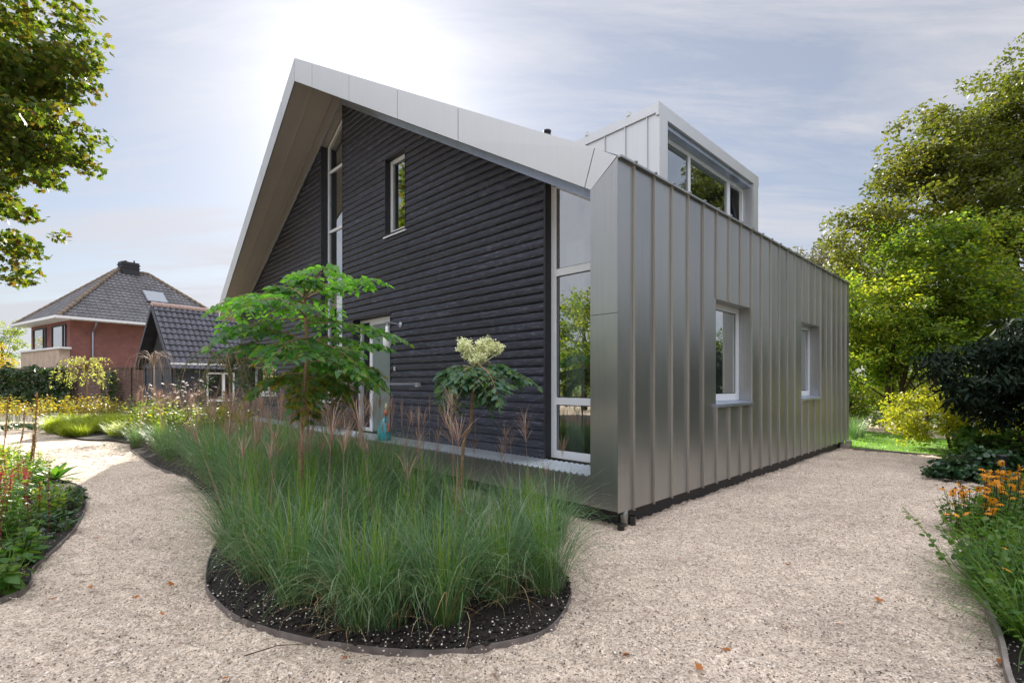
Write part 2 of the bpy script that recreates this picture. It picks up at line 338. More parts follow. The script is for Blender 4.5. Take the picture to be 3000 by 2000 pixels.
M['g_lawn'] = leafmat('lawn_blade', [(.12, .28, .02), (.16, .33, .02)], .5, .4, (1.6, 1.6, .7))
M['g_sedge'] = leafmat('sedge_blade', [(.05, .12, .02), (.08, .17, .03), (.11, .19, .05)], .35, .35)
M['f_orange'] = leafmat('orange_petal', [(.62, .22, .01), (.72, .33, .01), (.66, .28, .02)], .4, .5, (1.2, 1.2, 1))
M['f_yellow'] = leafmat('amber_petal', [(.75, .35, .03), (.80, .42, .05), (.75, .22, .03)], .4, .5, (1.2, 1.2, 1))
M['f_red'] = leafmat('red_spike', [(.25, .03, .03), (.32, .04, .05), (.22, .035, .05)], .35, .5, (1.6, 1.2, 1.2))
M['f_cream'] = leafmat('cream_flower', [(.78, .80, .52), (.86, .86, .62), (.70, .74, .40)], .3, .6, (1.2, 1.2, 1))
M['f_white'] = leafmat('white_flower', [(.72, .66, .62), (.76, .68, .68)], .35, .6, (1, 1, 1))
M['seedhead'] = simple('dry_seed_stalk', (.30, .17, .05), .8, 0, .4, 40)
M['fallen'] = leafmat('fallen_leaf', [(.30, .09, .02), (.38, .13, .03), (.22, .09, .03)], .15, .6)
M['seedbrown'] = simple('dark_centre', (.03, .018, .01), .8)

# ------------------------------------------------------------------ the modern house (local axes: x along the zinc wall, y along the timber gable)
HX, HY, HA = 1.154, 5.48, math.atan2(.699, .715)
def hw(r, s, z=0):
    return Vector((HX + r*math.cos(HA) - s*math.sin(HA), HY + r*math.sin(HA) + s*math.cos(HA), z))
house = empty('modern_house', (HX, HY, 0), HA, 'modern gabled house with black boarded gable, zinc roof edge and long standing seam zinc wall', 'house')
RS, TH, SL = 7.8, .44, .569
sof = lambda s: 8.05 - SL*abs(s - RS)
top = lambda s: sof(s) + TH
LEN = 10.25
WR = .65
holes = [(7.85, 8.97, 1.18, 99), (5.21, 5.97, 4.56, 6.11), (5.75, 7.35, .53, 3.0), (-.1, 1.62, .5, 99), (12.0, 14.4, 1.25, 2.12)]
def spans(z0, z1, lo, hi):
    cuts = [(lo, hi)]
    for a, b_, c_, d_ in holes:
        if z1 > c_+.01 and z0 < d_-.01:
            cuts = [q for (x, y) in cuts for q in ((x, min(y, a)), (max(x, b_), y)) if q[1] - q[0] > .01]
    return cuts
# boards
mb = MB(); z = .53; R2 = random.Random(3)
while z < 8.05:
    z1 = z + .13
    for (a, b_) in spans(z, z1, 1.62, 15.38):
        x = a
        while x < b_-.005:
            L = R2.choice((2.4, 3.0, 3.6, 4.2)) * (1 if x > a else R2.uniform(.3, 1))
            e = min(b_, x+L); n = max(1, int((e-x)/.22)); vs = []; fs = []
            off = R2.uniform(-.003, .003)
            for i in range(n+1):
                q = x + (e-x-.007)*i/n
                wob = .0022*math.sin(q*3.1+z*31) + .0012*math.sin(q*9.7+z*57)
                tz = min(z1+.012, sof(q)+.06); bz = min(z+wob, tz)
                vs += [(WR, q, bz), (WR-.026+off, q, bz), (WR-.034+off, q, min(bz+.022, tz)), (WR-.033+off, q, min(bz+.06, tz)), (WR-.024+off, q, min(bz+.10, tz)), (WR-.004, q, tz)]
                if i: k = (i-1)*6; fs += [(k+j, k+6+j, k+7+j, k+1+j) for j in range(5)]
            mb.add(vs, fs); x = e
    z = z1
mb.build('board_cladding', M['boards'], house, True)
# structural wall behind the boards
mb = MB(); ss = sorted({1.62, 15.38, RS, 7.85, 8.97, 5.21, 5.75, 5.97, 7.35, 12.0, 14.4}); zs = sorted({.3, 1.18, 1.25, 2.12, 3.0, 4.56, 6.11, 99})
for a, b_ in zip(ss[:-1], ss[1:]):
    for c_, d_ in zip(zs[:-1], zs[1:]):
        if max(sof(a), sof(b_)) + .05 <= c_: continue
        a0_, b0_ = a, b_
        sm = (a+b_)/2; zm = c_+.01 if d_ > 9 else (c_+d_)/2
        if any(h0 < sm < h1 and z0-.001 < zm < z1 for h0, h1, z0, z1 in holes): continue
        ta, tb = min(d_, sof(a)+.05), min(d_, sof(b_)+.05)
        xs = RS - (8.10-c_)/SL if a < RS-.01 else RS + (8.10-c_)/SL          # where the roof line passes this level
        xt = RS - (8.10-d_)/SL if a < RS-.01 else RS + (8.10-d_)/SL
        pl = []
        if a < RS-.01:
            a1_ = max(a, xs); pl = [(a1_, c_), (b_, c_), (b_, tb)] + ([(xt, d_)] if a1_ < xt < b_ else []) + ([(a1_, min(ta, d_))] if xs < a else [])
        else:
            b1_ = min(b_, xs); pl = [(a, c_), (b1_, c_)] + ([(b_, tb)] if xs > b_ else []) + ([(xt, d_)] if a < xt < b1_ else []) + [(a, ta)]
        mb.prism([(WR, p_, q_) for p_, q_ in pl], (.22, 0, 0))
mb.build('gable_wall', M['black'], house)
# black reveals standing slightly proud of the boards
mb = MB()
def ring(mb, r0, r1, a, b_, c_, d_, w=.02, bottom=True, sides=(1, 1), topp=True):
    if sides[1]: mb.box((r0, b_-w, c_), (r1, b_, d_))
    if sides[0]: mb.box((r0, a, c_), (r1, a+w, d_))
    if topp: mb.box((r0, a+w, d_-w), (r1, b_-w, d_))
    if bottom: mb.box((r0, a+w, c_), (r1, b_-w, c_+w))
ring(mb, WR-.035, WR+.2, 5.21, 5.97, 4.56, 6.11); mb.build('window_reveal', M['black'], house); mb = MB(); ring(mb, WR-.035, WR+.2, 5.75, 7.35, .53, 3.0, bottom=False); mb.build('door_reveal', M['black'], house); mb = MB(); ring(mb, WR-.035, WR+.2, 12.0, 14.4, 1.25, 2.12); mb.build('window_reveal', M['black'], house); mb = MB()
mb.box((WR-.05, 8.95, 1.18), (WR+.2, 8.985, sof(8.985))); mb.box((WR-.035, 7.83, 1.18), (WR+.2, 7.855, sof(7.855)))
mb.build('window_reveal', M['black'], house); mb = MB(); mb.box((WR-.045, 1.60, .53), (WR+.22, 1.635, sof(1.6)))
mb.build('window_reveal', M['black'], house)
# windows: frame with panes as sub-parts
def window(name, r, a, b_, c_, d_, bars=(), posts=(), w=.06, slopetop=False, label=None, depth=.06, wall='r', glassback=.03):
    fr = MB(); gl = []
    def P(x, s, z): return (x, s, z) if wall == 'r' else (s, x, z)
    def bx(s0, s1, z0, z1, r0=r, r1=r+depth):
        if wall == 'r': fr.box((r0, s0, z0), (r1, s1, z1))
        else: fr.box((s0, r0, z0), (s1, r1, z1))
    ps = [a] + list(posts) + [b_]; zs_ = [c_] + list(bars) + [d_]
    if not slopetop:
        bx(a, b_, d_-w, d_)
        bx(a, a+w, c_, d_-w); bx(b_-w, b_, c_, d_-w)
    else:
        ta, tb = slopetop
        fr.prism([(r, a, ta-w*1.3), (r, b_, tb-w*1.3), (r, b_, tb), (r, a, ta)], (depth, 0, 0))
        fr.prism([(r, a, c_), (r, a+w, c_), (r, a+w, ta-w*1.3), (r, a, ta-w*1.3)], (depth, 0, 0))
        fr.prism([(r, b_-w, c_), (r, b_, c_), (r, b_, tb-w*1.3), (r, b_-w, tb-w*1.3)], (depth, 0, 0))
    bx(a+w, b_-w, c_, c_+w*1.2)
    for q in bars: bx(a+w, b_-w, q-w*.55, q+w*.55, r+.002, r+depth-.002)
    for q in posts: bx(q-w*.6, q+w*.6, c_+w*1.2, d_-w, r+.003, r+depth-.003)
    o = fr.build(name, M['alu'], house); 
    if label: o['label'] = label
    rubber = MB(); g0 = r + glassback
    zz = [c_+w*1.2] + [q for b in bars for q in (b-w*.55, b+w*.55)] + [None if slopetop else d_-w]
    pp = [a+w] + [q for p in posts for q in (p-w*.6, p+w*.6)] + [b_-w]
    for i in range(0, len(pp), 2):
        for j in range(0, len(zz), 2):
            s0, s1, z0, z1 = pp[i], pp[i+1], zz[j], zz[j+1]
            g = MB()
            if z1 is None:
                f = lambda q: slopetop[0] + (slopetop[1]-slopetop[0])*(q-a)/(b_-a) - w*1.3
                P4 = [(s0, z0), (s1, z0), (s1, f(s1)), (s0, f(s0))]
            else: P4 = [(s0, z0), (s1, z0), (s1, z1), (s0, z1)]
            vs = [P(g0, *p) for p in P4]
            g.add(vs, [(0, 1, 2, 3)]); g.build('pane', M['glass'], o)
            cxs = sum(p[0] for p in P4)/4; czs = sum(p[1] for p in P4)/4
            k = .012
            inn = [(p[0] + (k if p[0] < cxs else -k), p[1] + (k if p[1] < czs else -k)) for p in P4]
            off = .004
            vs = [P(g0-off, *p) for p in P4] + [P(g0-off, *p) for p in inn]
            rubber.add(vs, [(n, (n+1) % 4, 4+(n+1) % 4, 4+n) for n in range(4)])
    rubber.build('glazing_seal', M['rubber'], o)
    return o
window('gable_window', WR+.12, 7.86, 8.95, 1.2, 8.0, bars=(2.7, 4.15, 5.29, 6.75), slopetop=(sof(7.86)+.0, sof(8.95)+.0), w=.055, label='tall narrow slit window rising to the ridge')
window('upper_window', WR+.09, 5.23, 5.95, 4.58, 6.09, w=.075, label='small upright window in the black boards')
window('corner_window', WR+.08, .05, 1.6, .54, 4.5, bars=(1.34, 3.14), slopetop=(sof(.05)-.02, sof(1.6)-.02), w=.09, label='tall corner window of three panes')
window('low_window', WR+.14, 12.02, 14.38, 1.27, 2.1, posts=(13.2,), w=.05, label='low wide window near the far end of the gable')
mb = MB()
mb.prism([(WR-.06, 5.18, 4.53), (WR+.14, 5.18, 4.575), (WR+.14, 5.18, 4.55), (WR-.06, 5.18, 4.505)], (0, .82, 0)); mb.build('window_sill', M['whitepaint'], house)
mb = MB(); mb.box((WR-.07, 7.86, 1.12), (WR+.14, 8.95, 1.175)); mb.build('window_sill', M['whitepaint'], house)
mb = MB(); mb.box((WR-.07, 12.0, 1.19), (WR+.16, 14.4, 1.245)); mb.build('window_sill', M['whitepaint'], house)
# door set
window('door_sidelight', WR+.14, 6.84, 7.33, .54, 2.97, w=.06, label='narrow sidelight of the entrance door')
mb = MB(); r0 = WR+.13
mb.box((r0, 6.77, .54), (r0+.07, 6.835, 2.97)); mb.box((r0, 5.775, 2.84), (r0+.07, 6.77, 2.97)); door = mb.build('entrance_door', M['alu'], house)
mb = MB(); mb.box((r0+.02, 5.78, .56), (r0+.06, 6.765, 2.835)); mb.build('door_panel', M['doorglass'], door)
mb = MB(); mb.tube([(r0-.03, 6.66, 1.35), (r0-.03, 6.66, 1.75)], .012, 8); mb.tube([(r0-.03, 6.66, 1.4), (r0+.02, 6.66, 1.4)], .008); mb.tube([(r0-.03, 6.66, 1.7), (r0+.02, 6.66, 1.7)], .008); mb.build('door_handle', M['steel'], door)
mb = MB(); mb.box((WR-.045, 5.56, 1.83), (WR-.026, 5.615, 1.91)); mb.box((WR-.05, 5.575, 1.85), (WR-.045, 5.60, 1.885)); mb.build('doorbell', M['steel'], house)
# flashing under the verge
mb = MB()
for a, b_ in ((.37, RS-.01), (RS+.01, 15.4)):
    dz = .12 if a < 1 else .05
    mb.prism([(WR-.07, a, sof(a)-dz), (WR-.07, b_, sof(b_)-dz), (WR-.07, b_, sof(b_)+.02), (WR-.07, a, sof(a)+.02)], (.012, 0, 0))
    if a < 1: mb.prism([(WR-.13, a, sof(a)-.015), (WR-.13, b_, sof(b_)-.015), (WR-.13, b_, sof(b_)+.02), (WR-.13, a, sof(a)+.02)], (.058, 0, 0))
mb.build('verge_flashing', M['galv'], house)
# roof: prow r(s)
def prow(s):
    if s <= .45: return 0
    return -.48*(s-.45)/(RS-.45) if s <= RS else -.48*(15.6-s)/(15.6-RS)
SE = 15.52
mb = MB()   # roof slab tops + soffit + back
mb.add([(.012, -.02, top(0)), (.012, .45, top(.45)), (prow(RS)+.012, RS, top(RS)), (.012, SE, top(SE)), (LEN, SE, top(SE)), (LEN, RS, top(RS)), (LEN, -.02, top(0)), ],
       [(0, 1, 2, 5, 6), (2, 3, 4, 5)])
mb.box((0.02, SE, top(SE)-.40), (LEN, SE+.03, top(SE)+.01))
mb.add([(LEN, -.0, .2), (LEN, SE, .2), (LEN, SE, top(SE)), (LEN, RS, top(RS)), (LEN, 0, top(0))], [(0, 1, 2, 3, 4)])
k = .3
while k < LEN:   # roof seams
    for a, b_ in ((0, RS), (RS, SE)):
        mb.prism([(k, a, top(a)+.002), (k, b_, top(b_)+.002), (k, b_, top(b_)+.035), (k, a, top(a)+.035)], (.012, 0, 0))
    k += .435
mb.build('roof', M['zinc'], house)
mb = MB()
mb.add([(.005, .37, sof(.37)), (.005, .45, sof(.45)), (prow(RS)+.005, RS, sof(RS)), (WR+.1, RS, sof(RS)), (WR+.1, .37, sof(.37)),
        (.005, SE, sof(SE)), (WR+.1, SE, sof(SE))], [(0, 4, 3, 2, 1), (2, 3, 6, 5)])
for fr_ in (.36, .76):
    for a, b_ in ((RS, SE),):
        pa = prow(a) + fr_*(WR-prow(a)); pb = prow(b_) + fr_*(WR-prow(b_))
        mb.prism([(pa, a, sof(a)-.014), (pb, b_, sof(b_)-.014), (pb, b_, sof(b_)-.002), (pa, a, sof(a)-.002)], (.010, 0, 0))
mb.build('soffit', M['zinc_brown'], house)
# fascia in separate sheets with dark joints
mb = MB()
def fasc(a, b_, n=1):
    A, B = prow(a), prow(b_); g = .006
    mb.prism([(A, a+g, sof(a+g)-.02), (B, b_-g, sof(b_-g)-.02), (B, b_-g, top(b_-g)+.03), ((A, a+g, top(a+g)+.03) if a > .5 else (0, .315, top(.315)+.03))], (.012, 0, 0))
cuts = [.45, 2.62, 4.1, 5.6, 7.02, RS]
for a, b_ in zip(cuts[:-1], cuts[1:]): fasc(a, b_)
cuts = [RS, 8.7, 10.3, 11.9, 13.5, 15.1]
for a, b_ in zip(cuts[:-1], cuts[1:]): fasc(a, b_)
mb.prism([(prow(15.1), 15.104, sof(15.104)-.02), (0, SE, sof(SE)-.02), (0, SE-.18, top(SE)+.10), (prow(15.1), 15.104, top(15.104)+.03)], (.012, 0, 0))
mb.prism([(0, .012, top(0)+.02), (0, .366, sof(.364)-.02), (0, .446, sof(.446)-.02), (0, .305, top(.305)+.03)], (.012, 0, 0))
mb.build('verge_fascia', M['zinc_light'], house)
mb = MB()
for a, b_ in ((.02, .45), (.45, RS), (RS, SE-.12)):
    mb.prism([(prow(a)+.016, a, max(sof(a)-.01, sof(.37) if a < .1 else 0)), (prow(b_)+.016, b_, sof(b_)-.01), (prow(b_)+.016, b_, top(b_)+.028), (prow(a)+.016, a, top(a)+.028)], (.01, 0, 0))
mb.build('fascia_backing', M['black'], house)
# corner return
mb = MB()
mb.prism([(0, 0.002, .185), (0, .37, .185), (0, .37, 2.36), (0, .002, 2.36)], (.012, 0, 0))
mb.prism([(0, 0.002, 2.366), (0, .37, 2.366), (0, .37, sof(.37)-.03), (0, .002, top(0)+.012)], (.012, 0, 0))
mb.box((.013, .358, .53), (WR+.08, .37, sof(.37)))
mb.build('corner_return', M['zinc'], house)
# zinc wall with window openings
W1 = (2.48, 3.77, 1.29, 2.80); W2 = (6.41, 7.64, 1.29, 2.80)
mb = MB(); zb, zt = .17, top(0)
seams = [.30 + .435*i for i in range(24) if .30 + .435*i < LEN-.05]
def panel(a, b_, c_, d_): mb.add([(a, 0, c_), (b_, 0, c_), (b_, 0, d_), (a, 0, d_)], [(0, 1, 2, 3)])
rs = sorted(set([0.0, LEN] + seams + [W1[0], W1[1], W2[0], W2[1]]))
for a, b_ in zip(rs[:-1], rs[1:]):
    m_ = (a+b_)/2
    w_ = W1 if W1[0] < m_ < W1[1] else W2 if W2[0] < m_ < W2[1] else None
    if w_: panel(a, b_, zb, w_[2]); panel(a, b_, w_[3], zt)
    else: panel(a, b_, zb, zt)
for w_ in (W1, W2):
    a, b_, c_, d_ = w_; D = .27
    mb.add([(a, 0, c_), (a, D, c_), (a, D, d_), (a, 0, d_)], [(0, 1, 2, 3)]); mb.add([(b_, 0, c_), (b_, D, c_), (b_, D, d_), (b_, 0, d_)], [(3, 2, 1, 0)])
    mb.add([(a, 0, d_), (b_, 0, d_), (b_, D, d_), (a, D, d_)], [(0, 1, 2, 3)])
mb.add([(LEN, 0, zb), (LEN, .3, zb), (LEN, .3, zt), (LEN, 0, zt)], [(0, 1, 2, 3)])
mb.build('zinc_wall', M['zinc'], house)
mb = MB()
for q in seams:
    iv = [(zb-.015, zt+.02)]
    for w_ in (W1, W2):
        if w_[0]-.03 < q < w_[1]+.005: iv = [(zb-.015, w_[2]-.02), (w_[3]+.005, zt+.02)]
    for c_, d_ in iv: mb.box((q-.0045, -.030, c_), (q+.0045, -.001, d_))
mb.build('standing_seams', M['seam'], house)
mb = MB(); mb.box((0, -.045, zt-.002), (LEN, -.001, zt+.022))
for q in seams: mb.box((q-.02, -.055, zt+.023), (q+.02, .1, zt+.04))
mb.build('eaves_strip', M['zinc'], house)
for w_, lb in ((W1, 'nearer deep-set window in the zinc wall'), (W2, 'farther deep-set window in the zinc wall')):
    a, b_, c_, d_ = w_
    window('wall_window', .18, a, b_, c_+.03, d_, w=.085, wall='s', label=lb, depth=.07)
    mb = MB(); mb.prism([(a-.02, -.055, c_-.045), (a-.02, -.055, c_-.005), (a-.02, .2, c_+.028), (a-.02, .2, c_-.045)], (b_-a+.02, 0, 0)); mb.build('window_sill', M['galv'], house)
# plinth, deck, foundations
mb = MB(); mb.box((.16, .10, -.05), (LEN-.05, 15.3, .24)); mb.build('plinth', M['black'], house)
mb = MB(); mb.box((0.0, .374, .19), (.012, 15.4, .505)); mb.box((0, .374, .506), (.035, 15.4, .522)); mb.build('deck_fascia', M['zinc'], house)
mb = MB(); q = .38                                   # ribbed metal deck, ribs across
while q < 15.3:
    mb.add([(.036, q, .515), (WR-.03, q, .515), (WR-.03, q+.022, .532), (.036, q+.022, .532), (WR-.03, q+.044, .532), (.036, q+.044, .532), (WR-.03, q+.066, .515), (.036, q+.066, .515), (.036, q+.09, .515), (WR-.03, q+.09, .515)],
           [(0, 1, 2, 3), (3, 2, 4, 5), (5, 4, 6, 7), (7, 6, 9, 8)]); q += .09
mb.build('deck', M['grating'], house)
# drainpipe foot at the corner
mb = MB(); mb.tube([(.20, .05, .20), (.20, .05, .0)], .045, 12); mb.build('downpipe', M['zinc'], house, True)
mb = MB(); mb.tube([(.03, -.02, .05), (.03, -.02, -.02)], .04, 10); mb.box((-.02, -.06, .045), (.08, .03, .06)); mb.build('drain_stub', M['rubber'], house); mb = MB(); mb.tube([(.30, .02, .09), (.30, .02, -.02)], .05, 10); mb.build('drain_stub', M['rubber'], house)
mb = MB(); mb.tube([(LEN-.45, -.04, .14), (LEN-.1, -.04, .14), (LEN-.05, -.04, .0)], .04, 10); mb.box((LEN-.6, -.12, 0), (LEN-.3, .06, .10)); mb.build('drainpipe', M['zinc_brown'], house)
# dormer
DR0, DR1, DS, DT = 2.92, 7.30, 1.17, 6.24
dorm = empty('dormer', (0, 0, 0)); dorm.parent = house; dorm['label'] = 'flat-roofed zinc dormer'
dtop = lambda s: DT - .03*(s-DS)
sb = RS - (8.05+TH - 6.1)/SL
for rr, sg in ((DR0, 1), (DR1, -1)):
    mb = MB(); mb.prism([(rr, DS+.012, top(DS)-.02), (rr, sb, top(sb)-.02), (rr, sb, dtop(sb)-.16), (rr, DS+.012, dtop(DS)-.16)], (sg*.02, 0, 0))
    if sg == 1:
        q = DS+.19
        while q < sb-.2:
            mb.box((rr-.03, q-.006, top(q)-.02), (rr-.001, q+.006, dtop(q)-.165)); q += .43
    mb.build('dormer_cheek', M['zinc_light'], dorm)
mb = MB()
mb.prism([(DR0-.03, DS-.02, DT-.155), (DR0-.03, sb, dtop(sb)-.155), (DR0-.03, sb, dtop(sb)), (DR0-.03, DS-.02, DT)], (DR1-DR0+.06, 0, 0))
for q in (DS+.55, DS+1.45, DS+2.35): mb.box((DR0-.045, q-.03, dtop(q)), (DR0+.05, q+.03, dtop(q)+.07))
mb.build('dormer_roof', M['zinc_light'], dorm)
mb = MB(); ft = DT-.003   # front frame
mb.box((DR0-.004, DS-.035, top(DS)-.05), (DR0+.27, DS+.02, ft-.20)); mb.box((DR1-.27, DS-.035, top(DS)-.05), (DR1+.004, DS+.02, ft-.20))
mb.prism([(DR0-.034, DS-.035, ft-.20), (DR0-.034, DS-.035, ft+.02), (DR0-.034, DS-.023, ft+.02), (DR0-.034, DS+.02, ft-.20)], (DR1-DR0+.068, 0, 0))
mb.box((DR0+.275, DS-.01, top(DS)-.05), (DR0+.285, DS+.26, ft-.20)); mb.box((DR1-.285, DS-.01, top(DS)-.05), (DR1-.275, DS+.26, ft-.20))
mb.build('dormer_surround', M['zinc_light'], dorm)
mb = MB(); mb.box((DR0+.286, DS+.021, ft-.285), (DR1-.286, DS+.26, ft-.205)); mb.build('dormer_head', M['galv'], dorm)
window('dormer_window', DS+.18, DR0+.29, 6.22, 4.75, ft-.285, posts=(4.42,), w=.07, wall='s', label='fixed dormer glazing of two panes')
mb = MB(); a, b_, c_, d_ = 6.225, DR1-.29, 4.75, ft-.285
mb.box((a, DS+.18, d_-.06), (b_, DS+.25, d_)); mb.box((a, DS+.18, c_), (a+.06, DS+.25, d_-.06)); mb.box((b_-.06, DS+.18, c_), (b_, DS+.25, d_-.06)); mb.box((a+.06, DS+.18, c_), (b_-.06, DS+.25, c_+.06))
cas = mb.build('dormer_casement', M['alu'], house); cas['label'] = 'small dormer casement tilted open'
mb = MB(); tl = .22
def tq(s0, s1, z0, z1):
    f = lambda zz: DS+.19 + tl*(zz-c_)/(d_-c_)
    mb.prism([(s0, f(z0), z0), (s1, f(z0), z0), (s1, f(z1), z1), (s0, f(z1), z1)], (0, .05, 0))
tq(a+.07, a+.13, c_+.07, d_-.07); tq(b_-.13, b_-.07, c_+.07, d_-.07); tq(a+.13, b_-.13, d_-.13, d_-.07); tq(a+.13, b_-.13, c_+.07, c_+.13)
mb.build('sash', M['darkpaint'], cas)
mb = MB(); f = lambda zz: DS+.21 + tl*(zz-c_)/(d_-c_)
mb.add([(a+.13, f(c_+.13), c_+.13), (b_-.13, f(c_+.13), c_+.13), (b_-.13, f(d_-.13), d_-.13), (a+.13, f(d_-.13), d_-.13)], [(0, 1, 2, 3)]); mb.build('pane', M['glass'], cas)
# flue cowl on the roof
fs_, fr_ = 5.0, 4.47; zt_ = top(fs_)
mb = MB(); mb.lathe([(.16, -.05), (.15, .02), (.055, .16), (.055, .42)], (fr_, fs_, zt_+.30-.12), 14)
mb.box((fr_-.2, fs_-.2, zt_-.1), (fr_+.2, fs_+.2, zt_+.16)); fl_ = mb.build('flue', M['black'], house)
mb = MB(); mb.lathe([(.085, .60), (.085, .63), (.06, .64), (.06, .67), (.09, .68), (.09, .71), (.06, .72), (.06, .75), (.095, .76), (.095, .80), (.02, .83)], (fr_, fs_, zt_), 14); mb.build('flue_cap', M['black'], fl_)
# interior shell: floors, partitions, curtains
mb = MB()
mb.box((WR+.3, .25, .45), (LEN-.2, 15.2, .52)); mb.box((WR+.5, 1.4, 3.3), (LEN-.2, 14.8, 3.5))
mb.box((3.4, .3, .521), (3.5, 15.2, 3.3)); mb.box((3.4, 4.0, 3.5), (3.5, 11.5, sof(4)-.3)); mb.box((WR+.25, 4.5, .521), (3.39, 4.6, 3.3)); mb.box((WR+.25, 9.8, .521), (3.39, 9.9, 3.3))
mb.box((5.1, .3, .521), (5.2, 2.9, 3.3)); mb.box((3.51, 2.9, .521), (LEN-.3, 3.0, 3.3))
mb.box((DR0+.1, 3.3, 3.5), (DR1, 3.4, 5.8))
mb.build('interior_walls', M['interior'], house)
mb = MB(); q = 1.18
for i in range(6): mb.add([(WR+.30+.02*(i % 2), q+i*.055, .55), (WR+.32-.02*(i % 2), q+(i+1)*.055, .55), (WR+.32-.02*(i % 2), q+(i+1)*.055, 3.6), (WR+.30+.02*(i % 2), q+i*.055, 3.6)], [(0, 1, 2, 3)])
mb.build('curtain', M['curtain'], house); mb = MB(); q = 3.15
for i in range(6): mb.add([(q+i*.05, .38+.02*(i % 2), 1.3), (q+(i+1)*.05, .40-.02*(i % 2), 1.3), (q+(i+1)*.05, .40-.02*(i % 2), 2.78), (q+i*.05, .38+.02*(i % 2), 2.78)], [(0, 1, 2, 3)])
mb.build('curtain', M['curtain'], house); mb = MB(); q = 7.2
for i in range(6): mb.add([(q+i*.05, .38+.02*(i % 2), 1.3), (q+(i+1)*.05, .40-.02*(i % 2), 1.3), (q+(i+1)*.05, .40-.02*(i % 2), 2.78), (q+i*.05, .38+.02*(i % 2), 2.78)], [(0, 1, 2, 3)])
mb.build('curtain', M['curtain'], house)

# things on the house
lamp = empty('wall_lamp', hw(WR-.03, 5.37, 2.72), HA, 'white drop-shaped glass lamp on a chrome arm beside the entrance door', 'lamp')
mb = MB(); mb.lathe([(.05, 0), (.05, .02), (.03, .03)], n=14)
for i, v_ in enumerate(mb.v): mb.v[i] = (-v_[2], v_[1], v_[0])
mb.tube([(-.02, 0, 0), (-.36, 0, .03)], .014, 8); mb.tube([(-.30, 0, .03), (-.30, 0, -.05)], .014, 8); mb.build('bracket', M['steel'], lamp)
mb = MB(); mb.lathe([(.030, -.05), (.030, -.13), (.045, -.16), (.068, -.22), (.082, -.30), (.080, -.38), (.062, -.46), (.035, -.51), (.008, -.53)], (-.30, 0, 0), 20); mb.build('glass_shade', M['white'], lamp, True)
rail = empty('handrail', hw(-.5, 4.75, 0), HA, 'thin steel handrail beside the entrance steps, level with the horizon', 'handrail')
mb = MB(); mb.box((-.40, -.02, 1.555), (1.12, .02, 1.595)); mb.build('rail', M['steel'], rail)
mb = MB(); mb.box((1.06, -.04, 1.52), (1.15, .04, 1.60)); mb.build('wall_bracket', M['steel'], rail)
for q in (-.05,): mb = MB(); mb.box((q-.025, -.02, 0), (q+.025, .02, 1.555)); mb.build('post', M['steel'], rail)
# turquoise ornament with orange handle
orn = empty('watering_can', hw(.16, 5.2, .53), HA+.5, 'turquoise teardrop-shaped can with an orange handle on the deck by the door', 'watering can')
M['teal'] = simple('turquoise_glaze', (.03, .32, .38), .3, 0, .2, 12); M['orangeplastic'] = simple('orange_plastic', (.50, .09, .03), .4)
mb = MB(); mb.lathe([(.10, 0), (.125, .02), (.13, .12), (.115, .22), (.085, .30), (.055, .36), (.03, .40), (.012, .41)], n=20); mb.build('body', M['teal'], orn, True)
mb = MB(); mb.tube([(-.10, -.10, .16), (-.08, -.14, .20), (-.06, -.12, .28), (0, -.08, .30), (.06, -.06, .30)], .016, 8); mb.build('handle', M['orangeplastic'], orn, True)
gn = empty('garden_figurine', hw(-.3, 4.35, 0), HA, 'tiny painted figurine with a pointed pale hat on a thin stick behind the pink plumes', 'figurine')
mb = MB(); mb.tube([(0, 0, 0), (0, 0, .98)], .005, 6); mb.build('stick', M['twig'], gn)
M['figbody'] = simple('orange_coat', (.42, .13, .06), .6); M['figblue'] = simple('blue_trousers', (.03, .10, .22), .6); M['hat'] = simple('pale_hat', (.6, .6, .35), .6)
mb = MB(); mb.lathe([(.008, 1.04), (.03, 1.06), (.035, 1.10), (.022, 1.14), (.010, 1.15)], n=10); mb.tube([(0, .02, 1.12), (0, .05, 1.08)], .008, 6); mb.tube([(0, -.02, 1.12), (0, -.05, 1.08)], .008, 6); mb.build('coat', M['figbody'], gn, True)
mb = MB(); mb.tube([(0, 0, 1.05), (.01, .03, .99), (.01, .05, .94)], .010, 6); mb.tube([(0, 0, 1.05), (0, .01, .98), (-.01, .02, .93)], .010, 6); mb.build('trousers', M['figblue'], gn, True)
mb = MB(); mb.lathe([(.010, 1.15), (.020, 1.165), (.020, 1.185), (.024, 1.19), (.013, 1.22), (.003, 1.26)], n=10); mb.build('hat', M['hat'], gn, True)

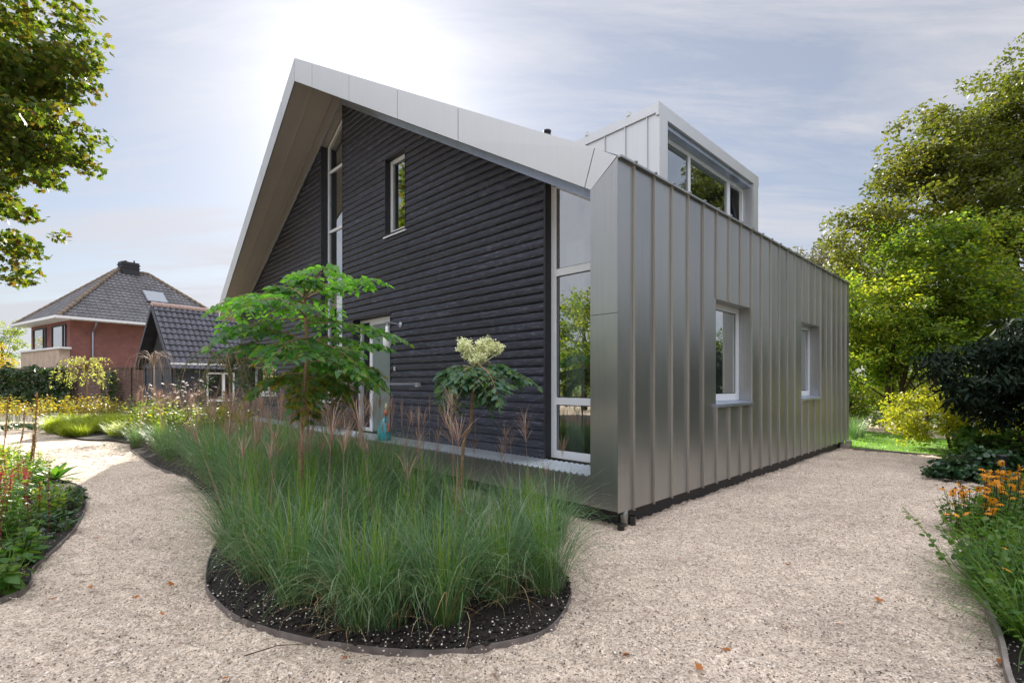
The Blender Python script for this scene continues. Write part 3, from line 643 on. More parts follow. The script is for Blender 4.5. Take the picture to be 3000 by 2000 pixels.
# ------------------------------------------------------------------ ground
def inpoly(x, y, P):
    c = False; j = len(P)-1
    for i in range(len(P)):
        if (P[i][1] > y) != (P[j][1] > y) and x < (P[j][0]-P[i][0])*(y-P[i][1])/(P[j][1]-P[i][1]) + P[i][0]: c = not c
        j = i
    return c
def edged(x, y, P): return min(math.hypot(p[0]-x, p[1]-y) for p in P)
def grid_sheet(name, x0, x1, y0, y1, st, z, amp, m, kind='structure', hole=None):
    nx, ny = int((x1-x0)/st)+1, int((y1-y0)/st)+1
    X, Y = np.meshgrid(np.linspace(x0, x1, nx), np.linspace(y0, y1, ny))
    Z = np.zeros_like(X) + z
    for f_, a_ in ((.9, .35), (2.3, .3), (5.1, .35), (11., .45), (23., .55), (38., .45)):
        for _ in range(3):
            th_, ph = nr.uniform(0, 6.28), nr.uniform(0, 6.28); Z += amp*a_*np.sin((X*np.cos(th_)+Y*np.sin(th_))*f_*nr.uniform(.8, 1.25) + ph)/1.7
    if amp:
        R_ = nr.normal(size=X.shape)
        Z += amp*.30*R_
    V = np.stack([X.ravel(), Y.ravel(), Z.ravel()], 1); i = np.arange(nx*ny).reshape(ny, nx)
    Fc = np.stack([i[:-1, :-1].ravel(), i[:-1, 1:].ravel(), i[1:, 1:].ravel(), i[1:, :-1].ravel()], 1)
    o = link(name, np_mesh(name, V, Fc), m, None, True); return tag(o, kind=kind)
mb = MB(); mb.box((-500, -300, -.5), (500, 900, -.06)); tag(mb.build('ground', M['earth']), kind='structure')
mb = MB(); mb.add([(-45, -25, -.03), (16, -25, -.03), (16, 30, -.03), (-45, 30, -.03)], [(0, 1, 2, 3)]); tag(mb.build('gravel_base', M['gravel']), kind='structure')
gv = grid_sheet('gravel_path', -11, 9.5, 1.6, 13, .04, -.008, .016, M['gravel'])

def flat_poly(name, pts, z, m, kind='structure', dome=0):
    mb = MB(); n = len(pts); c = sum((Vector((p[0], p[1], 0)) for p in pts), Vector((0, 0, 0)))/n
    vs = [(p[0], p[1], z) for p in pts]
    mid_ = [(c.x+(p[0]-c.x)*.8, c.y+(p[1]-c.y)*.8, z+dome) for p in pts]
    if dome: mb.add(vs + mid_ , [(i, (i+1) % n, n+(i+1) % n, n+i) for i in range(n)] + [tuple(range(n, 2*n))])
    else: mb.add(vs, [tuple(range(n))])
    return tag(mb.build(name, m), kind=kind)
def edging(name, pts, closed, label, m, h=.024, w=.004, ztop=None):
    mb = MB(); P = [Vector((p[0], p[1], 0)) for p in pts]; n = len(P); L = []
    for i in range(n):
        a = P[(i-1) % n] if closed or i else P[0]; b = P[(i+1) % n] if closed or i < n-1 else P[-1]
        t_ = (b-a).normalized(); nn = Vector((-t_.y, t_.x, 0)); L.append(nn)
    vs = []
    for p, nn in zip(P, L): vs += [p-nn*w+Vector((0, 0, -.05)), p+nn*w+Vector((0, 0, -.05)), p+nn*w+Vector((0, 0, h)), p-nn*w+Vector((0, 0, h))]
    fs = []
    for i in range(n if closed else n-1):
        a, b = i*4, ((i+1) % n)*4
        fs += [(a+k, a+(k+1) % 4, b+(k+1) % 4, b+k) for k in range(4)]
    mb.add(vs, fs); return tag(mb.build(name, m), label, 'garden edging')
# central bed
pix = [(656,1537),(617,1610),(602,1688),(625,1735),(699,1793),(848,1842),(1023,1872),(1256,1890),(1445,1870),(1605,1826),(1669,1738),(1655,1672)]
bed = [gp(x, y, .05) for x, y in pix]
bed += [hw(-1.05, .3), hw(-.95, 2), hw(-.9, 5), hw(-.9, 9), hw(-.95, 13.5), hw(-1.3, 15.5), hw(-2.3, 14), gp(380, 1310), gp(417, 1343), gp(455, 1368), gp(500, 1385), gp(545, 1398), hw(-2.75, 5.6), hw(-2.85, 4.2)]
bed = smooth_curve([(p[0], p[1], 0) for p in bed], 6)
flat_poly('grass_bed_soil', bed, .012, M['soil'], dome=.02)
rs = np.random.default_rng(70); P = []
while len(P) < 5200:
    x, y = rs.uniform(-5, .8), 3.0+6*rs.uniform()**1.8
    if inpoly(x, y, bed) and edged(x, y, bed) > .015: P.append((x, y, .026))
P = np.array(P); n = len(P); O8 = np.array([(1, 0, 0), (-1, 0, 0), (0, 1, 0), (0, -1, 0), (0, 0, .8), (0, 0, -.8)]); T8 = np.array([(0, 2, 4), (2, 1, 4), (1, 3, 4), (3, 0, 4), (2, 0, 5), (1, 2, 5), (3, 1, 5), (0, 3, 5)])
V = O8[None]*(.006+.020*rs.uniform(0, 1, (n, 1, 1))**3)*rs.uniform(.5, 1.5, (n, 6, 3)) + P[:, None, :]
tag(link('soil_clods', np_mesh('soil_clods', V.reshape(-1, 3), ((np.arange(n)*6)[:, None, None]+T8[None]).reshape(-1, 3)), simple('clod', (.022, .015, .012), .95)), 'dark crumbs and bark bits of the mulch under the grasses', 'mulch', kind='stuff')
edging('bed_edging', bed, True, 'thin dark steel edging curving round the central grass bed', M['edging'])
# left bed
lb = [gp(x, y, .04) for x, y in [(0, 1745), (98, 1652), (133, 1622), (175, 1585), (214, 1546), (239, 1508), (250, 1480), (251, 1452), (235, 1418), (150, 1392), (60, 1358)]]
lbl = smooth_curve([(p[0], p[1], 0) for p in [Vector((-4.6, 2.6, 0))] + lb + [Vector((-12, 11.0, 0)), Vector((-17, 12, 0))]], 6, False)
flat_poly('left_bed_soil', [(p[0], p[1]) for p in lbl] + [(-17, 0), (-6, 0)], .012, M['soil'])
edging('bed_edging', lbl, False, 'pale-topped steel edging along the left flower bed', M['edging'])
# right bed
rbl = smooth_curve([hw(-1.6, -3.15), hw(-.9, -3.05), hw(-.34, -3.0), hw(.68, -2.86), hw(2.0, -2.84), hw(3.8, -2.8), hw(5.5, -2.76), hw(8.0, -2.6), hw(8.7, -2.5), hw(9.55, -1.9), hw(9.65, -.2)], 4, False)
flat_poly('right_bed_soil', [(p[0], p[1]) for p in rbl[:-4]] + [tuple(hw(12, -2.2))[:2], tuple(hw(16, -6))[:2], tuple(hw(0, -12))[:2], tuple(hw(-5, -6))[:2]], .012, M['soil'])
edging('bed_edging', rbl[:29], False, 'weathered timber board edging of the right flower bed', M['edging_wood'], .06, .012)
edging('bed_edging', rbl[36:], False, 'dark strip between the far gravel edge and the lawn', M['edging'], .03, .008)
me = gv.data; co = np.empty(len(me.vertices)*3, np.float32); me.vertices.foreach_get('co', co); co = co.reshape(-1, 3)   # the gravel stops at the beds
pl_ = [bed, [(p[0], p[1]) for p in lbl] + [(-17, 0), (-6, 0)], [(p[0], p[1]) for p in rbl[:-4]] + [tuple(hw(12, -2.2))[:2], tuple(hw(16, -6))[:2], tuple(hw(0, -12))[:2], tuple(hw(-5, -6))[:2]]]
for P_ in pl_:
    Q = np.array([(p[0], p[1]) for p in P_]); ins = np.zeros(len(co), bool); j = len(Q)-1
    for i in range(len(Q)):
        a_, b_ = Q[i], Q[j]; cnd = ((a_[1] > co[:, 1]) != (b_[1] > co[:, 1])) & (co[:, 0] < (b_[0]-a_[0])*(co[:, 1]-a_[1])/((b_[1]-a_[1]) or 1e-9) + a_[0]); ins ^= cnd; j = i
    co[ins, 2] = -.02 + .2*(co[ins, 2])
me.vertices.foreach_set('co', co.ravel()); me.update()
lawn = [hw(9.7, .4), hw(9.68, -1.2), hw(9.7, -1.9), hw(11.5, -2.6), hw(13.5, -2.2), hw(14.5, 0), hw(17, 4), hw(11, 5)]
flat_poly('lawn', [(p[0], p[1]) for p in lawn], .02, M['lawn'])
# far-left beds
hb = smooth_curve([gp(150, 1262), gp(230, 1285), gp(330, 1290), gp(440, 1305), gp(430, 1262), gp(420, 1225), gp(300, 1222), gp(180, 1235)], 4)
flat_poly('far_bed_soil', [(p[0], p[1]) for p in hb], .012, M['soil'])

# ------------------------------------------------------------------ foliage kit
DIA = (np.array([(0, 0, 0), (-.26, .42, .05), (0, 1, -.04), (.26, .42, .05)]), [(0, 1, 2, 3)])
OVAL = (np.array([(0, 0, 0), (-.20, .22, .03), (-.27, .48, .05), (-.15, .78, .03), (0, 1, -.06), (.15, .78, .03), (.27, .48, .05), (.20, .22, .03)]), [(0, 1, 2, 3, 4, 5, 6, 7)])
ROUND = (np.array([(0, 0, 0), (-.34, .12, .02), (-.46, .48, .05), (-.28, .85, .02), (0, 1, -.05), (.28, .85, .02), (.46, .48, .05), (.34, .12, .02)]), [(0, 1, 2, 3, 4, 5, 6, 7)])
MAPLE = (np.array([(0, 0, 0), (-.30, .05, 0), (-.52, .30, .05), (-.26, .38, .02), (-.42, .74, .02), (-.14, .66, .02), (0, 1, -.05), (.14, .66, .02), (.42, .74, .02), (.26, .38, .02), (.52, .30, .05), (.30, .05, 0)]), [tuple(range(12))])
ARAL = (np.array([(0, 0, 0), (-.25, .06, .02), (-.34, .34, .05), (-.20, .70, .02), (0, 1.05, -.10), (.20, .70, .02), (.34, .34, .05), (.25, .06, .02)]), [(0, 1, 2, 3, 4, 5, 6, 7)])
LANCE = (np.array([(0, 0, 0), (-.13, .3, .02), (-.12, .65, 0), (0, 1, -.10), (.12, .65, 0), (.13, .3, .02)]), [(0, 1, 2, 3, 4, 5)])
def leaves(P, D, N, size, tmpl):
    """P points, D leaf directions, N approximate normals -> V, F"""
    T, fs = tmpl
    D = D/np.linalg.norm(D, axis=1, keepdims=True); X = np.cross(D, N); X /= np.linalg.norm(X, axis=1, keepdims=True)+1e-9; Z = np.cross(X, D)
    size = np.asarray(size).reshape(-1, 1, 1)
    V = P[:, None, :] + size*(T[None, :, 0:1]*X[:, None, :] + T[None, :, 1:2]*D[:, None, :] + T[None, :, 2:3]*Z[:, None, :])
    k = len(T); n = len(P)
    Fc = (np.arange(n)*k)[:, None, None] + np.array(fs)[None]
    return V.reshape(-1, 3), Fc.reshape(-1, len(fs[0]))
def rand_leaves(P, size, tmpl, up=.7, droop=.3, rs=None):
    rs = rs or nr; n = len(P)
    D = rs.normal(size=(n, 3)); D[:, 2] = D[:, 2]*.5 - droop
    N = rs.normal(size=(n, 3))*.75; N[:, 2] += up
    return leaves(P, D, N, size*rs.uniform(.6, 1.25, n), tmpl)
def join(parts):
    V = []; Fc = []; b = 0
    for v_, f_ in parts: V.append(v_); Fc.append(f_+b); b += len(v_)
    return np.concatenate(V), np.concatenate(Fc)
def tree(name, label, cat, base, trunks, blobs, ncl, per, ls, tmpl, lm, bm, clr=.45, group=None, nbr=40, up=.7, droop=.3, seed=1, flat=.6, surf=.45, rt=.1):
    rs = np.random.default_rng(seed); base = Vector(base)
    root = empty(name, base, 0, label, cat, group)
    tot = sum(b[1][0]*b[1][1]*b[1][2] for b in blobs)**1.0; cs = []
    for (c, r) in blobs:
        n = max(3, int(ncl*(r[0]*r[1]*r[2])/tot)); d = rs.normal(size=(n, 3)); d /= np.linalg.norm(d, axis=1, keepdims=True)
        q = surf + (1-surf)*rs.uniform(0, 1, n)**.7
        cs.append(np.array(c)[None] + d*np.array(r)[None]*q[:, None]*rs.uniform(.85, 1.12, (n, 1)))
    cs = np.concatenate(cs); cs = cs[cs[:, 2] > (.2 if clr > .2 else .05)]
    rad = clr*rs.uniform(.55, 1.3, len(cs)); cnt = np.maximum(4, (per*(rad/clr)**2).astype(int))
    P = np.repeat(cs, cnt, 0); g = rs.normal(size=(len(P), 3)); g /= np.linalg.norm(g, axis=1, keepdims=True)+1e-9
    g *= (rs.uniform(0, 1, (len(P), 1))**.45)*np.repeat(rad, cnt)[:, None]; g[:, 2] *= flat; P = P + g
    V, Fc = rand_leaves(P, ls, tmpl, up, droop, rs)
    link('crown', np_mesh('crown', V, Fc), lm, root)
    mb = MB(); tips = []
    for pts, r0, r1 in trunks:
        pts = smooth_curve([Vector(p) for p in pts], 5, False); n = len(pts)
        mb.tube(pts, [r0 + (r1-r0)*i/(n-1) for i in range(n)], 9); tips.append((pts, r0, r1))
    for i in range(nbr):
        tgt = Vector(cs[rs.integers(len(cs))]); pts, r0, r1 = tips[rs.integers(len(tips))]
        k = int(len(pts)*rs.uniform(.35, 1)); k = min(k, len(pts)-1); p = pts[k]
        rr = (r0 + (r1-r0)*k/len(pts))*.45; mid_ = p.lerp(tgt, .5) + Vector((rs.normal()*.1, rs.normal()*.1, .12*(tgt-p).length))
        mb.tube([p, p.lerp(mid_, .5)+Vector((0, 0, .05)), mid_, tgt], [rr, rr*.7, rr*.45, .006], 5)
    mb.build('trunk', bm, root, True)
    return root
def B(r, s, z): v_ = hw(r, s, z); return (v_.x, v_.y, v_.z)
ORD = 'first second third fourth fifth sixth seventh eighth ninth tenth eleventh twelfth thirteenth fourteenth fifteenth sixteenth seventeenth eighteenth nineteenth twentieth'.split()
ORD += ['twenty-'+o_ for o_ in ORD[:9]] + ['thirtieth']
# ------------------------------------------------------------------ trees on the right
tree('field_maple', 'leaning multi-stemmed tree with sunlit yellow-green crown at the end of the zinc wall', 'tree', (11.3, 13.9, 0),
     [([(0, 0, 0), (-.45, .05, .35), (-.75, .1, .9), (-.82, .1, 1.7), (-.6, 0, 3.2)], .10, .05), ([(.05, .1, 0), (-.2, .1, .45), (-.38, .15, 1.0), (-.35, .1, 2.0), (.3, 0, 4.0)], .085, .04), ([(.1, 0, 0), (.3, 0, 1.2), (.9, .1, 3.5)], .07, .04)],
     [((-.7, 0, 3.3), (1.9, 1.7, 1.5)), ((.6, .2, 4.6), (2.1, 1.9, 1.8)), ((-1.2, .6, 2.3), (1.3, 1.2, .9)), ((1.7, 0, 2.9), (1.5, 1.4, 1.2)), ((-1.9, .3, 3.6), (.9, .9, 1.3))], 520, 130, .105, OVAL, M['l_green'], M['bark'], clr=.42, seed=3, surf=.35)
tree('tall_tree', 'tallest broad olive-green tree at the right edge', 'tree', (15.4, 16.0, 0),
     [([(0, 0, 0), (.1, 0, 3), (-.3, 0, 6), (0, 0, 9)], .22, .08), ([(0, 0, 2.5), (-1.2, -.3, 5), (-2.4, -.4, 7.5)], .12, .05), ([(0, 0, 3), (1.5, 0, 6), (2.2, 0, 9)], .12, .05)],
     [((-2.7, -.6, 7.0), (1.8, 1.7, 2.1)), ((-.6, -.4, 8.2), (2.3, 2.1, 2.6)), ((1.7, -.3, 9.6), (2.4, 2.2, 2.8)), ((-3.6, -.5, 5.2), (1.4, 1.4, 1.4)), ((0, -1.0, 5.2), (3.0, 1.8, 1.8)), ((1.0, -1.2, 10.4), (1.8, 1.6, 1.8)), ((-4.5, -.6, 6.4), (1.3, 1.2, 1.2)), ((-3.3, -.7, 8.2), (1.2, 1.1, 1.1)), ((-1.9, -.8, 9.3), (1.3, 1.2, 1.3))], 760, 130, .125, OVAL, M['l_tall'], M['bark'], clr=.52, seed=4, surf=.4)
tree('far_tree', 'greyish brown tree far behind the roof end of the zinc wall', 'tree', (19.2, 29, 0), [([(0, 0, 0), (0, 0, 4), (.2, 0, 8)], .25, .08)],
     [((0, 0, 7.2), (2.9, 2.4, 2.4)), ((-2.8, -.5, 5.6), (2.0, 1.8, 1.9)), ((2.5, 0, 5), (2.5, 2, 2.5)), ((-1.6, 0, 7.8), (2.0, 1.8, 1.9))], 230, 110, .19, DIA, M['l_far'], M['bark'], clr=.7, seed=5)
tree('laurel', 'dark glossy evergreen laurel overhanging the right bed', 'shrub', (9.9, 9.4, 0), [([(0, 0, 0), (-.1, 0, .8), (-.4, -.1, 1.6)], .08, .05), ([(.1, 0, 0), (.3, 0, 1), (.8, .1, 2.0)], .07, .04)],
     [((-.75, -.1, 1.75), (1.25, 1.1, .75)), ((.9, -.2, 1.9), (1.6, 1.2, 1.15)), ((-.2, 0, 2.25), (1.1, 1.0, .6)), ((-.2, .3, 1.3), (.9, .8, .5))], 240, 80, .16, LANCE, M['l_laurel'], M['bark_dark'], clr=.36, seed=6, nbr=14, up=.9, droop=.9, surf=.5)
tree('yellow_shrub', 'golden yellow shrub under the dark laurel', 'shrub', (10.4, 11.9, 0), [([(0, 0, 0), (-.1, 0, .5), (0, 0, 1.0)], .04, .02)],
     [((-.55, -.1, .8), (1.0, .8, .8)), ((.75, -.4, .7), (1.15, .8, .7)), ((.2, -.1, 1.2), (.8, .6, .5)), ((-.5, 0, 1.2), (.5, .4, .45)), ((1.6, -.6, .6), (.8, .6, .6))], 230, 85, .065, OVAL, M['l_yellow'], M['bark'], clr=.22, seed=7)
tree('garden_shrub', 'tall loose shrub filling the gap behind the lawn next to the zinc wall corner', 'shrub', (12.6, 19.0, 0), [([(0, 0, 0), (0, 0, 1.5), (.2, 0, 3.2)], .07, .03)],
     [((-.6, 0, 2.3), (1.5, 1.2, 1.7)), ((.9, .2, 3.1), (1.8, 1.4, 1.8)), ((0, -.6, 1.1), (1.6, .9, 1.0)), ((2.4, 0, 1.6), (1.5, 1.2, 1.6))], 230, 100, .11, OVAL, M['l_green'], M['bark'], clr=.42, seed=8)
tree('garden_shrub', 'low pale shrub on the lawn edge directly beside the corner of the zinc wall', 'shrub', (11.1, 16.6, 0), [([(0, 0, 0), (0, 0, .5), (.1, 0, 1.0)], .04, .02)],
     [((0, 0, .85), (.8, .7, .85)), ((.9, .1, .6), (.8, .6, .6)), ((-.6, 0, 1.3), (.5, .5, .6))], 90, 80, .085, OVAL, M['l_green'], M['bark'], clr=.26, seed=9)
tree('garden_shrub', 'dense mid-green shrub between the leaning stems and the golden shrub', 'shrub', (13.2, 14.6, 0), [([(0, 0, 0), (0, 0, .8), (.1, 0, 1.6)], .05, .02)],
     [((0, 0, 1.0), (1.0, .9, 1.1)), ((1.6, -.4, 1.4), (1.4, 1.1, 1.5)), ((3.3, -1.2, 1.9), (1.7, 1.3, 1.9))], 190, 90, .10, OVAL, M['l_green'], M['bark'], clr=.36, seed=10)
tree('garden_shrub', 'dark low shrub at the gravel edge in front of the black bollard light', 'shrub', (7.55, 8.35, 0), [([(0, 0, 0), (0, 0, .2), (0, .05, .35)], .015, .008)],
     [((-.25, 0, .17), (.38, .36, .15)), ((.35, .1, .25), (.45, .4, .22)), ((.0, -.2, .1), (.35, .3, .1))], 75, 60, .075, ROUND, M['l_cover'], M['bark'], clr=.14, seed=12)
tree('garden_shrub', 'shadowy shrub behind the black bollard light under the laurel', 'shrub', (9.4, 9.2, 0), [([(0, 0, 0), (0, 0, .3), (0, .05, .6)], .02, .01)],
     [((-.3, .5, .35), (.8, .5, .40)), ((.8, 0, .45), (.9, .7, .45))], 110, 60, .08, ROUND, M['l_perennial'], M['bark'], clr=.18, seed=13)
# screens of trees farther round, beyond the right and left edges
for i, (x, y, h, lb_) in enumerate([(17.5, 8.5, 6.5, 'broad tree beyond the right edge of the view, beside the dark laurel'), (15.5, 2.0, 6.5, 'round-headed tree off to the right of the camera'), (17, -5, 7.5, 'large tree behind and to the right of the camera'),
                          (27, 29, 9, 'tall tree in the far right corner of the garden')]):
    tree('garden_tree', lb_, 'tree', (x, y, 0), [([(0, 0, 0), (.1, 0, h*.4), (0, 0, h*.8)], .18, .06)], [((0, 0, h*.55), (2.8, 2.6, h*.42)), ((-1.2, .6, h*.35), (2.2, 2.2, h*.3))], 120, 70, .24, DIA, M['l_tall'], M['bark'], clr=.8, seed=20+i, nbr=20)
for i, (x, y, h, lb_) in enumerate([(-22, 4, 7, 'broad tree off to the left of the flower bed'), (-19, -6, 9, 'large tree behind and to the left of the camera'), (-3, -17, 9, 'big tree directly behind the camera'), (8, -16, 8, 'second big tree behind the camera, nearer the right bed')]):
    tree('garden_tree', lb_, 'tree', (x, y, 0), [([(0, 0, 0), (.1, 0, h*.4), (0, 0, h*.8)], .2, .06)], [((0, 0, h*.55), (3.0, 2.8, h*.42)), ((1.0, .6, h*.3), (2.4, 2.2, h*.28))], 110, 70, .26, DIA, M['l_green'], M['bark'], clr=.85, seed=30+i, nbr=20)

for i in range(9):
    r_, s2_ = -6.5+i*2.3, -7.2-.5*(i % 2); p = hw(r_, s2_); h_ = 2.7+.5*((i*7) % 3)
    tree('boundary_shrub', 'tall dark boundary shrub beyond the right bed, %s from the camera end' % ORD[i], 'shrub', (p.x, p.y, 0), [([(0, 0, 0), (0, 0, h_*.4), (.1, 0, h_*.8)], .06, .02)],
         [((0, 0, h_*.5), (1.35, 1.2, h_*.5))], 60, 75, .17, OVAL, M['l_hedge'] if i % 3 else M['l_green'], M['bark'], clr=.5, seed=900+i, nbr=12)
# overhanging maple on the left
tree('maple_tree', 'large maple with bronze-green lobed leaves hanging in from the upper left', 'tree', (-14.6, 10.8, 0),
     [([(0, 0, 0), (.1, 0, 3), (.3, 0, 7), (.2, 0, 11)], .28, .10), ([(.1, 0, 4), (1.8, .2, 6), (4.0, .3, 7.0)], .12, .03), ([(.1, 0, 5), (2.0, .3, 8), (4.2, .3, 8.8)], .12, .03)],
     [((3.4, .2, 9.4), (2.1, 1.6, 1.6)), ((3.5, .2, 6.9), (2.1, 1.5, 1.15)), ((3.0, .1, 5.3), (1.9, 1.4, .9)), ((2.4, .1, 4.1), (1.6, 1.2, .6)), ((1.8, 0, 7.5), (2.0, 2, 3.6)), ((3.9, .1, 8.3), (1.5, 1.2, .8)), ((-2.0, 0, 8), (3, 3, 4))], 760, 95, .135, MAPLE, M['l_maple'], M['bark'], clr=.44, seed=41, nbr=70, up=.6, droop=.5, surf=.3)

# ------------------------------------------------------------------ neighbours: red house, blue-grey shed, fence
BA = math.atan2(.838, .546)          # shared direction of their long sides
def tiled(mb, O, U, Dn, poly, pw, ph, mi=0):
    """pantiles on a slope: U along the eave, Dn down the slope, poly convex in (a,b) metres"""
    O, U, Dn = Vector(O), Vector(U).normalized(), Vector(Dn).normalized(); N = U.cross(Dn); N = N if N.z > 0 else -N
    def inside(a, b):
        n = len(poly); s_ = [(poly[(i+1) % n][0]-poly[i][0])*(b-poly[i][1]) - (poly[(i+1) % n][1]-poly[i][1])*(a-poly[i][0]) for i in range(n)]
        return all(x >= -.02 for x in s_) or all(x <= .02 for x in s_)
    a0, a1 = min(p[0] for p in poly), max(p[0] for p in poly); b0, b1 = min(p[1] for p in poly), max(p[1] for p in poly)
    prof = [(0, .0), (.22, .045), (.5, .05), (.72, .012), (1, 0)]
    j = b0
    while j < b1-.01:
        i = a0
        while i < a1-.01:
            if inside(i+pw/2, min(j+ph/2, b1-.02)):
                vs = []
                for t_, h_ in prof:
                    vs += [O+U*(i+t_*pw)+Dn*j+N*(h_+.0), O+U*(i+t_*pw)+Dn*(j+ph*1.04)+N*(h_+.045), O+U*(i+t_*pw)+Dn*(j+ph*1.04)+N*(h_+.0)]
                fs = []
                for k in range(4): fs += [(k*3, k*3+1, k*3+4, k*3+3), (k*3+1, k*3+2, k*3+5, k*3+4)]
                mb.add(vs, fs, mi)
            i += pw
        j += ph
RX, RY = -27.97, 31.0
red = empty('brick_house', (RX, RY, 0), BA, 'red brick house with a grey hipped tile roof and black chimney beyond the fence', 'house')
LB, LA, EZ, RZ = 11.55, 9.3, 5.6, 9.95       # local x along b, local y along a (left-away)
ov = .75
mb = MB(); mb.box((ov, ov, 0), (LB-ov, LA-ov, EZ-.02)); mb.build('wall', M['brick_red'], red)
mb = MB(); mb.box((-.0, -.0, EZ-.02), (LB, LA, EZ+.04)); eav = mb.build('eaves', M['whitepaint'], red)
mb = MB(); mb.box((-.22, -.22, EZ-.03), (LB, -.0, EZ+.13)); mb.box((-.22, 0, EZ-.03), (0, LA, EZ+.13)); mb.build('gutter', M['whitepaint'], red)
rx0, rx1, hy = 4.6, 6.6, LA/2
mb = MB()
mb.add([(-.05, -.05, EZ+.05), (LB+.05, -.05, EZ+.05), (LB+.05, LA, EZ+.05), (-.05, LA, EZ+.05), (rx0, hy, RZ), (rx1, hy, RZ)], [(0, 1, 5, 4), (1, 2, 5), (2, 3, 4, 5), (3, 0, 4)])
dz = RZ-EZ-.05; sl = math.hypot(hy, dz)
tiled(mb, (0, hy, RZ), (1, 0, 0), (0, -hy, -dz), [(rx0, 0), (rx1, 0), (LB+.05, sl+.05), (-.05, sl+.05)], .30, .34)
sl2 = math.hypot(rx0, dz)
tiled(mb, (rx0, 0, RZ), (0, 1, 0), (-rx0, 0, -dz), [(hy-.02, 0), (hy+.02, 0), (LA+.05, sl2+.05), (-.05, sl2+.05)], .30, .34)
rf = mb.build('roof', M['tile_grey'], red)
mb = MB()
for a, b_ in (((-.05, -.05, EZ+.1), (rx0, hy, RZ+.05)), ((LB+.05, -.05, EZ+.1), (rx1, hy, RZ+.05)), ((rx0, hy, RZ+.05), (rx1, hy, RZ+.05)), ((-.05, LA, EZ+.1), (rx0, hy, RZ+.05))):
    a, b_ = Vector(a), Vector(b_); n = max(2, int((b_-a).length/.38))
    for i in range(n): mb.tube([a.lerp(b_, i/n), a.lerp(b_, (i+1.1)/n)], [.15, .12], 8)
mb.build('ridge_tiles', M['ridge_tile'], rf)
mb = MB(); mb.box((rx0+.15, hy-.4, RZ-.4), (rx0+1.25, hy+.4, RZ+.68)); mb.box((rx0+.1, hy-.45, RZ+.45), (rx0+1.3, hy+.45, RZ+.52)); mb.box((rx0+.1, hy-.45, RZ+.22), (rx0+1.3, hy+.45, RZ+.28)); mb.tube([(rx0+.5, hy, RZ+.6), (rx0+.5, hy, RZ+.8)], .1, 8); mb.tube([(rx0+1.05, hy, RZ+.6), (rx0+1.05, hy, RZ+.9)], .05, 8)
mb.build('chimney', M['black'], rf)
# skylight on the long slope
def slp(a, b): return Vector((a, hy - hy*b/sl, RZ - dz*b/sl))
nrm = Vector((0, -dz, hy)).normalized()
mb = MB(); q = [slp(5.4, 2.35), slp(6.9, 2.35), slp(6.9, 3.75), slp(5.4, 3.75)]; mb.prism(q, nrm*.16); sk = mb.build('skylight', M['tile'], red)
mb = MB(); q = [slp(5.5, 2.45)+nrm*.17, slp(6.8, 2.45)+nrm*.17, slp(6.8, 3.65)+nrm*.17, slp(5.5, 3.65)+nrm*.17]; mb.add(q, [(0, 1, 2, 3)]); mb.build('pane', M['glass'], sk)
# cream bay band and upstairs windows on the end wall (local x = ov plane, running along y)
mb = MB(); mb.box((ov-.55, ov-.05, 0), (ov-.02, LA-ov, 3.72)); mb.build('bay_wall', M['brick_pale'], red)
mb = MB(); mb.box((ov-.62, ov-.30, 3.72), (ov-.0, LA-ov+.05, 3.84)); mb.build('bay_coping', M['whitepaint'], red)
for y0, y1 in ((1.35, 4.0), (5.2, 7.9)):
    mb = MB(); 
    for a, b_, c_, d_ in ((y0, y1, 3.85, 3.93), (y0, y1, 5.28, 5.36), (y0, y0+.08, 3.93, 5.28), (y1-.08, y1, 3.93, 5.28), (y0+.5, y0+.57, 3.93, 5.28)): mb.box((ov-.08, a, c_), (ov-.01, b_, d_))
    w_ = mb.build('window', M['darkpaint'], red)
    mb = MB(); mb.add([(ov-.03, y0+.08, 3.93), (ov-.03, y1-.08, 3.93), (ov-.03, y1-.08, 5.28), (ov-.03, y0+.08, 5.28)], [(0, 1, 2, 3)]); mb.build('pane', M['glass'], w_)
mb = MB(); mb.tube([(1.9, -.05, EZ), (1.9, .2, EZ-.35), (1.9, ov-.08, EZ-.7), (1.9, ov-.08, 0)], .055, 8); mb.build('downpipe', M['galv'], red)

shed = empty('garden_shed', (-14.6, 21.4, 0), BA, 'steep-roofed dark blue-grey outbuilding with black pantiles and pale ridge', 'outbuilding')
SW, SLn, SE_, SR = 3.2, 9.0, 2.50, 5.02
mb = MB(); mb.box((.25, .15, 0), (SLn, SW-.1, SE_)); mb.prism([(.45, .15, SE_), (.45, SW-.15, SE_), (.45, SW/2, SR-.25)], (SLn-.6, 0, 0)); mb.build('wall', M['brick_dark'], shed)
mb = MB(); hw2 = SW/2; ds = SR-SE_+.12; ls = math.hypot(hw2+.1, ds)
mb.prism([(0, -.10, SE_-.05), (0, hw2, SR-.0), (0, SW+.10, SE_-.05), (0, SW+.1, SE_-.12), (0, hw2, SR-.12), (0, -.10, SE_-.12)], (SLn, 0, 0))
tiled(mb, (0, hw2, SR+.02), (1, 0, 0), (0, -(hw2+.1), -ds+.03), [(0, 0), (SLn, 0), (SLn, ls), (0, ls)], .235, .31)
tiled(mb, (0, hw2, SR+.02), (1, 0, 0), (0, (hw2+.1), -ds+.03), [(0, 0), (SLn, 0), (SLn, ls), (0, ls)], .3, .34)
rf = mb.build('roof', M['tile'], shed)
mb = MB()
for i in range(26): mb.tube([(i*.36-.03, hw2, SR+.04), (i*.36+.36, hw2, SR+.04)], [.13, .10], 8)
M['pinkridge'] = simple('clay_ridge_tiles', (.42, .30, .26), .6); mb.build('ridge_tiles', M['pinkridge'], rf)
mb = MB()
